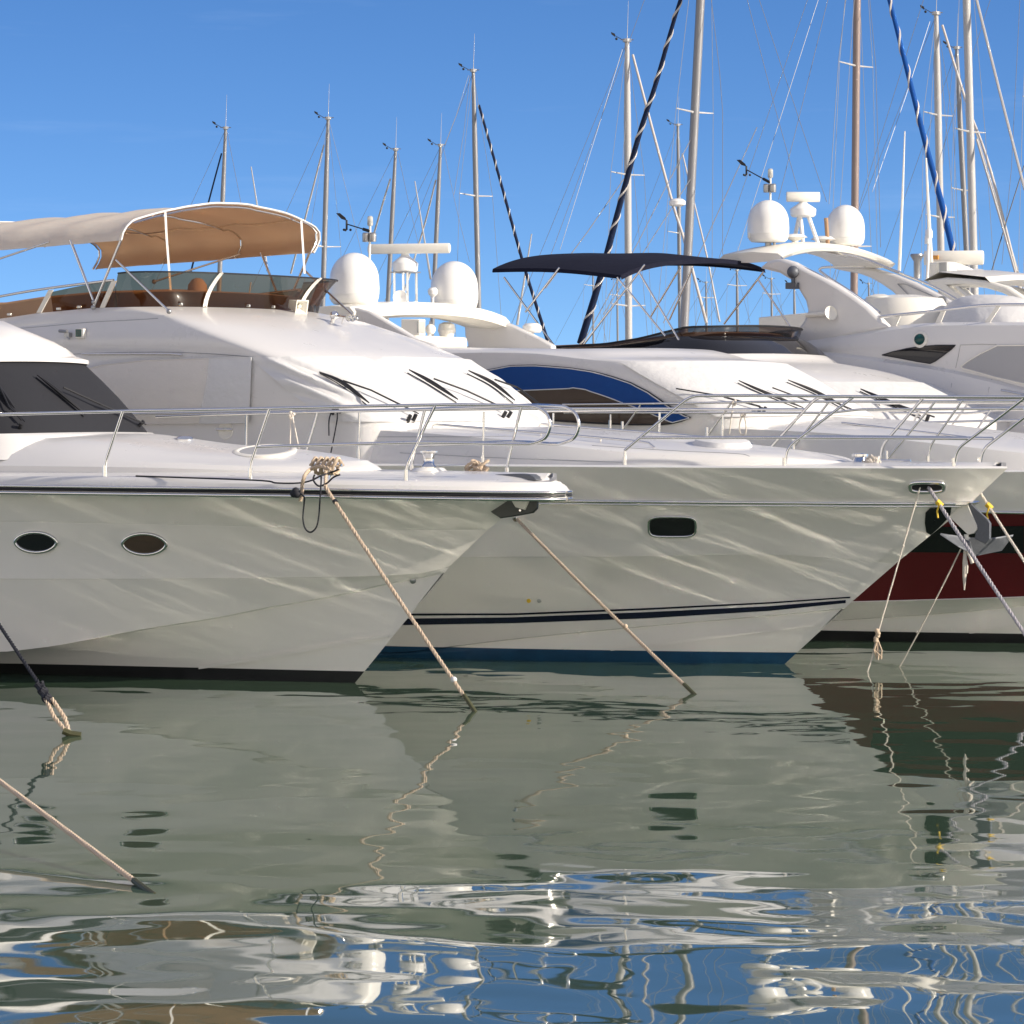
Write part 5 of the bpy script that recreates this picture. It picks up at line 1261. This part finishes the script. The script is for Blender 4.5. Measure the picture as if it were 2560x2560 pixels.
mb.tube(crom(eP(6, 2.0, (440, 680), (430, 720), (470, 765), (530, 745), (580, 700), (630, 680)), 24), .010, 6)
for q in eP(6, 2.1, (295, 815), (285, 822), (305, 825), (298, 805)): mb.ball(q, .045, 8)
o = mb.build('black_cord', M['ropeblack'], None, 70); tag(o, 'thin black cord looped below the near yacht cleat', 'cord')
# coil on the near foredeck and line on the middle foredeck
def coil(b, u, v, p, r, m, label, turns=4):
    q = b.L(u, v, p); mb = MB(); pts = []
    for i in range(90):
        a = 2*math.pi*turns*i/89; rr = r*(.6+.4*math.sin(i*.37)); pts.append(b.mw @ (q+Vector((rr*math.cos(a)*1.3, rr*math.sin(a)*.8, .02+.10*i/89+.05*math.sin(a*1.5+1)))))
    twisted(mb, pts, .018, .13); tag(mb.build('rope_coil', M[m], None, 70), label, 'rope')
coil(A, 1193, 1186, -.35, .12, 'rope', 'small heap of beige rope on the near foredeck behind the windlass')
coil(B, 2180, 1172, .1, .09, 'ropew', 'pale rope coil on the middle yacht foredeck by its windlass', 3)
# small lines tied to rails
def tied(b, pts, p, m, label, r=.010):
    P = [b.mw @ b.L(u, v, p) for u, v in pts]
    mb = MB().tube(crom(P, 16), r, 6)
    for i in range(4): mb.ball(P[0]+Vector((random.uniform(-.03, .03), 0, random.uniform(-.04, .03))), r*2.2, 6)
    tag(mb.build('tied_line', M[m], None, 70), label, 'rope')
tied(A, T(6, (268, 232), (285, 300), (322, 485)), -1.75, 'ropew', 'short white line tied to the near yacht far rail, slanting right'); tied(A, T(6, (262, 236), (258, 330), (256, 450)), -1.75, 'ropew', 'short white line tied to the near yacht far rail, hanging straight')
tied(B, T(6, (612, 205), (605, 290), (562, 515)), 2.28, 'ropeblack', 'black cord tied to the middle yacht side rail, long end'); tied(B, T(6, (570, 200), (548, 270), (547, 388)), 2.28, 'ropeblack', 'black cord tied to the middle yacht side rail, short end')
tied(C, T(7, (1735, 215), (1708, 300), (1712, 370), (1750, 375), (1755, 300), (1738, 230)), 2.2, 'ropew', 'pale looped line hanging from the rail in front of the red banded yacht')
tied(C, T(7, (1660, 135), (1645, 250), (1630, 375)), 2.2, 'ropew', 'thin pale line dropping from the rail of the red banded yacht')

# ================================================================== sailing boats moored behind: masts, furled sails, stays
def sail_hull():
    mb = MB(); rows = []
    for z, B_, e in ((1.15, 1.6, 5.2), (.7, 1.55, 4.9), (.3, 1.4, 4.5), (-.05, 1.1, 4.1), (-.5, .4, 3.6)):
        rows.append([Vector((x, -B_*max(0, (1-abs((x+.4)/(e+.4 if x > -.4 else 5.8))**2.2)), z+(.25*max(0, x/5)**2 if z > .5 else 0))) for x in [-5+(e+5)*i/30 for i in range(31)]])
    ctr = [Vector((v.x, 0, v.z+.08)) for v in rows[0]]
    mb = both([ctr]+rows); e = [r_[0] for r_ in rows]; mb.grid([e, [Vector((v.x, -v.y, v.z)) for v in e]])
    return mb
HULL = None
SB = 0
def sailboat(label, top, bot, wpx, Y, mm='mast', spread=(), furl=None, stays=(), head=True, t=33, extend=0, antenna=None, radar=None):
    """one sailing boat: hull, coach roof, mast with spreaders, furled headsail and stays, traced at depth Y"""
    global HULL, SB
    pb = W(*bot, Y); pt = W(*top, Y); d = (pt-pb)
    base = pb-d*((pb.z-1.2)/d.z); pt = pt+d*extend
    root = empty('sailing_boat', (base.x, base.y, 0), -R(t)); tag(root, label, 'sailing boat', 'sailing boats moored behind the yachts')
    inv = (Matrix.Translation(root.location) @ Matrix.Rotation(-R(t), 4, 'Z')).inverted()
    if HULL is None:
        HULL = (sail_hull().build('hull', M['gel'], root), MB().grid([[Vector((x, s_*(.8-.05*max(0, x)**1.5), z)) for x in (-2.5, -1, .5, 2, 3)] for s_, z in ((-1, 1.15), (-.9, 1.5), (0, 1.6), (.9, 1.5), (1, 1.15))]).build('coach_roof', M['gel'], root))
    else:
        for h in HULL: link(h.copy(), root)
    L = lambda w: inv @ w
    r = wpx/2/F*Y; n = 18
    mp = [L(base.lerp(pt, i/n)) for i in range(n+1)]
    mast = MB().tube(mp, [r*(1 if i < n-3 else 1-.12*(i-n+3)) for i in range(n+1)], 12).build('mast', M[mm], root, 50)
    bm = MB().tube([mp[0]+Vector((0, 0, .9)), mp[0]+Vector((-3.6, 0, 1.0))], .07, 8).build('boom', M[mm], root)
    up = (pt-base).normalized()
    for v in spread:
        f = (pb.z-base.z)/d.z*0; 
        z = H-(v-VH)/F*Y; c = base+(pt-base)*((z-base.z)/(pt.z-base.z))
        lat = Vector((math.sin(R(t)), math.cos(R(t)), 0))
        MB().tube([L(c-lat*.7+Vector((0, 0, .03))), L(c), L(c+lat*.7+Vector((0, 0, .03)))], [.012, .022, .012], 6).build('spreader', M['mastw'], mast)
        for sg in (-1, 1):
            tp = base+(pt-base)*min(1, ((z-base.z)/(pt.z-base.z)+.45)); ft = base+lat*sg*1.35-Vector((0, 0, .1))
            MB().tube([L(tp), L(c+lat*sg*.7+Vector((0, 0, .03))), L(ft)], .006, 4).build('shroud', M['wire'], mast)
    if head and extend == 0:
        o = MB().tube([L(pt), L(pt+Vector((0, 0, .07)))], r*1.25, 10).tube([L(pt+Vector((-.14, 0, .05))), L(pt+Vector((.14, 0, .05)))], .012, 6).build('masthead_unit', M['steel'], mast)
        MB().tube([L(pt), L(pt+Vector((.03, 0, .9)))], [.008, .003], 5).build('antenna', M['mastw'], o)
        q = pt+Vector((-.26, 0, .14)); MB().tube([L(pt+Vector((-.1, 0, .05))), L(q)], .007, 5).prism([L(q+Vector(x)) for x in ((0, 0, -.03), (0, 0, .04), (-.09, 0, .08), (-.08, 0, .03))], L(Vector((0, .01, 0)))-L(Vector())).ball(L(q+Vector((.03, 0, -.07))), .03, 6).build('wind_vane', M['black'], o)
    MB().tube([L(pt), L(base+Vector((-5*math.cos(R(t)), 5*math.sin(R(t)), 0)))], .006, 4).build('backstay', M['wire'], mast)
    for fu in (furl or []):
        pts, w0, w1, fm, stripe = fu
        N = len(pts)-1
        dirn = 1 if pts[-1][0] > pts[0][0] else -1
        P = [W(u, v, Y-2.2*dirn*i/max(N, 1)*1.0) for i, (u, v) in enumerate(pts)]
        P = crom(P, 24); rr = [(w0+(w1-w0)*i/23)/2/F*Y for i in range(24)]
        o = MB().tube([L(p) for p in P], rr, 10).build('furled_sail', M[fm], root, 60)
        if stripe:
            ln = (P[-1]-P[0]).length; K = int(ln/stripe*14); q = []
            dd = (P[-1]-P[0]).normalized(); x = dd.orthogonal().normalized(); y = dd.cross(x)
            for i in range(K+1):
                f = i/K; j = f*23; k = min(22, int(j)); c = P[k].lerp(P[k+1], j-k); a = 2*math.pi*f*ln/stripe; q.append(L(c+(x*math.cos(a)+y*math.sin(a))*(rr[k]*.86)))
            MB().tube(q, rr[12]*.42, 5).build('sail_lacing', M['sailw'], o)
    for st in stays:
        pts, wp, sm = st
        P = [W(u, v, Y-1.5*i/max(1, len(pts)-1)) for i, (u, v) in enumerate(pts)]
        MB().tube([L(p) for p in P], max(.006, wp/2/F*Y), 6).build('stay', M[sm], root)
    if antenna:
        MB().tube([L(W(*antenna[1], Y-1)), L(W(*antenna[0], Y-1))], [.03, .014], 6).build('whip_antenna', M['mastw'], root)
    if radar:
        q = W(*radar, Y-.3); MB().lathe([(.10, 0), (.16, .03), (.16, .10), (.11, .14), (.03, .15)], 16, L(q)).build('radar_dome', M['dome'], mast)
    return root
m1, m2 = M1, M2
sailboat('sailing boat with a bare grey mast and dark furled sail behind the beige canopy', m1((317, 625))[0], m1((289, 1300))[0], 12, 95, furl=[(m1((297, 742), (235, 975), (150, 1310)), 4, 5, 'saildark', 0)], stays=[(m1((325, 640), (390, 975), (430, 1200)), 1.2, 'wire')], antenna=m1((440, 805), (520, 1310)))
sailboat('sailing boat whose tall grey mast stands at the right end of the beige canopy', m1((812, 578))[0], m1((785, 1500))[0], 13, 92, spread=[617], furl=[(m1((792, 700), (700, 1060), (632, 1320)), 4, 5, 'sailw', 0)], stays=[(m1((820, 600), (905, 940), (975, 1230)), 1.2, 'wire')])
sailboat('sailing boat whose grey mast rises behind the open radar scanner', m1((1138, 728))[0], m1((1097, 1530))[0], 11.5, 98, furl=[(m1((1112, 865), (1075, 985), (1032, 1135)), 4, 5, 'sailw', 0)], stays=[(m1((1150, 740), (1195, 950), (1260, 1230)), 1.2, 'wire')])
sailboat('sailing boat with a short grey mast just left of the tall striped sail mast', m1((1355, 708))[0], m1((1322, 1420))[0], 11.5, 98, spread=[], furl=[(m1((1332, 870), (1295, 1020), (1250, 1180), (1150, 1500)), 4, 5, 'sailw', 0)], stays=[(m1((1370, 720), (1430, 1000), (1495, 1265)), 1.2, 'wire')], antenna=m1((1231, 875), (1308, 1350)))
sailboat('sailing boat with a tall mast and navy furled sail spiralled in white cord', m1((1513, 348))[0], m1((1540, 1520))[0], 13.5, 86, spread=[490], furl=[(m1((1541, 508), (1640, 860), (1760, 1290), (1875, 1655)), 6, 8.5, 'saildark', .42)], stays=[(m1((1490, 365), (1430, 560), (1375, 700)), 1, 'wire'), (m1((1497, 365), (1470, 620), (1420, 940)), 1, 'wire')], antenna=m1((1795, 1130), (1725, 1570)))
sailboat('sailing boat with a thick white mast left of the crossing navy furled sail', m2((279, 175))[0], m2((286, 1410))[0], 18, 80, 'mastw', spread=[437, 765], furl=[(m2((303, 228), (380, 520), (470, 850), (520, 1010), (610, 1345)), 6, 7.5, 'sailw', 0)], stays=[(m2((262, 200), (150, 560), (0, 1040)), 1.2, 'wire'), (m2((280, 725), (115, 965), (-60, 1200)), 2.4, 'mast')])
sailboat('sailing boat with a leaning mast and a long dark spiralled furled sail', m2((585, 0))[0], m2((518, 1340))[0], 22, 70, 'mast', extend=.55, spread=[281], furl=[(m2((520, -60), (470, 100), (400, 345), (330, 560), (250, 850), (170, 1150), (85, 1430)), 9, 19, 'saildark', .62)], stays=[(m2((630, 0), (665, 300), (677, 465), (677, 1060)), 1.3, 'wire'), (m2((820, 530), (690, 815), (560, 1100), (430, 1345)), 2.2, 'mast'), (m2((555, 560), (440, 780), (330, 1000), (100, 1420)), 2.2, 'mast'), (m2((560, 720), (380, 1000), (180, 1310)), 2.2, 'mast')], radar=(1693, 516))
sailboat('sailing boat with a thin mast close behind the leaning mast', m2((491, 525))[0], m2((500, 1345))[0], 10, 112, spread=[583], furl=[(m2((510, 640), (560, 850), (610, 1060), (665, 1340)), 3.5, 4.5, 'sailw', 0)])
sailboat('sailing boat with a brown and grey mast above the right dome', m2((1237, 0))[0], m2((1224, 1245))[0], 19, 72, 'mastb', extend=.5, spread=[165, 616], stays=[(m2((1190, 0), (1160, 250), (1120, 850)), 1.2, 'wire'), (m2((1290, 0), (1315, 275), (1335, 1030)), 1.2, 'wire'), (m2((780, 0), (890, 430), (990, 790)), 1.2, 'wire'), (m2((830, 0), (970, 420), (1110, 840)), 1.2, 'wire'), (m2((1075, 0), (950, 390), (735, 1060)), 1.2, 'wire'), (m2((1115, 0), (1010, 430), (910, 830)), 1.2, 'wire')])
sailboat('sailing boat with a white mast crossed by the bright blue furled sail', m2((1566, 62))[0], m2((1586, 1050))[0], 18, 80, 'mastw', spread=[288, 543], furl=[(m2((1592, 105), (1690, 420), (1790, 700), (1925, 1230)), 6, 7, 'sailw', 0)], stays=[(m2((1540, 90), (1440, 400), (1300, 800)), 1.2, 'wire')])
sailboat('sailing boat with a slim grey mast between two white masts at the right', m2((1652, 205))[0], m2((1695, 1100))[0], 14, 92, spread=[476], stays=[(m2((1640, 230), (1600, 620), (1580, 830)), 1, 'wire'), (m2((1665, 330), (1850, 940), (1935, 1220)), 3.5, 'mastw')])
sailboat('sailing boat with a bright mast cut by the top edge and blue furled sail', m2((1693, 0))[0], m2((1722, 1060))[0], 20, 75, 'mastw', extend=.5, spread=[330], furl=[(m2((1352, -60), (1372, 0), (1450, 310), (1520, 590), (1590, 850), (1640, 1060), (1690, 1250)), 11, 17, 'sailblue', .75)], stays=[(m2((1735, 0), (1830, 380), (1935, 790)), 7, 'mastw'), (m2((1735, 580), (1830, 900), (1925, 1240)), 6, 'mastw'), (m2((1932, 690), (1850, 950), (1785, 1170)), 3, 'black')])
sailboat('sailing boat beyond the right edge with only its white spreaders showing', m2((1985, 0))[0], m2((1990, 1200))[0], 18, 78, 'mastw', extend=.5, spread=[250, 667], stays=[(m2((1915, 0), (1880, 700), (1840, 1100)), 1.2, 'wire')])
for i, (x, y0, y1, w_, Y, lb) in enumerate(((137, 1130, 1420, 5, 150, 'distant small mast just right of the navy striped sail foot'), (238, 1170, 1420, 5, 155, 'distant small mast under the navy bimini corner'), (608, 1180, 1340, 6, 140, 'distant dark mast beside the leaning mast foot'), (737, 1130, 1345, 7.5, 130, 'distant grey mast under the bimini right of the small dome'), (880, 1165, 1320, 6, 140, 'distant mast with a vane between the bimini and the swept arch'), (975, 1190, 1320, 7, 135, 'distant dark mast framed by the swept arch leg'), (1285, 1185, 1260, 6, 140, 'distant mast tip seen through the swept arch'))):
    sailboat('sailing boat: '+lb if 0 else lb.replace('distant', 'distant sailing boat with a', 1).replace('with a small', 'with a small').replace('with a dark', 'with a dark'), m2((x, y0))[0], m2((x+2, y1))[0], w_, Y, 'mast', spread=[(y0+60)/1.6655] if y1-y0 > 150 else [], stays=[(m2((x, y0+10), (x+55, y1)), 1, 'wire')])

# ------------------------------------------------------------------ render settings
cy = SC.cycles
cy.use_guiding = True; cy.use_surface_guiding = True; cy.use_volume_guiding = False; cy.guiding_training_samples = 128; cy.surface_guiding_probability = .7
cy.caustics_reflective = True; cy.caustics_refractive = False; cy.blur_glossy = 0; cy.sample_clamp_indirect = 0; cy.sample_clamp_direct = 0
cy.max_bounces = 10; cy.diffuse_bounces = 3; cy.glossy_bounces = 6; cy.transparent_max_bounces = 16; cy.transmission_bounces = 4
cy.use_adaptive_sampling = False; cy.use_denoising = True
SC.view_settings.view_transform = 'Standard'; SC.view_settings.look = 'None'; SC.view_settings.gamma = 1; SC.view_settings.exposure = .3
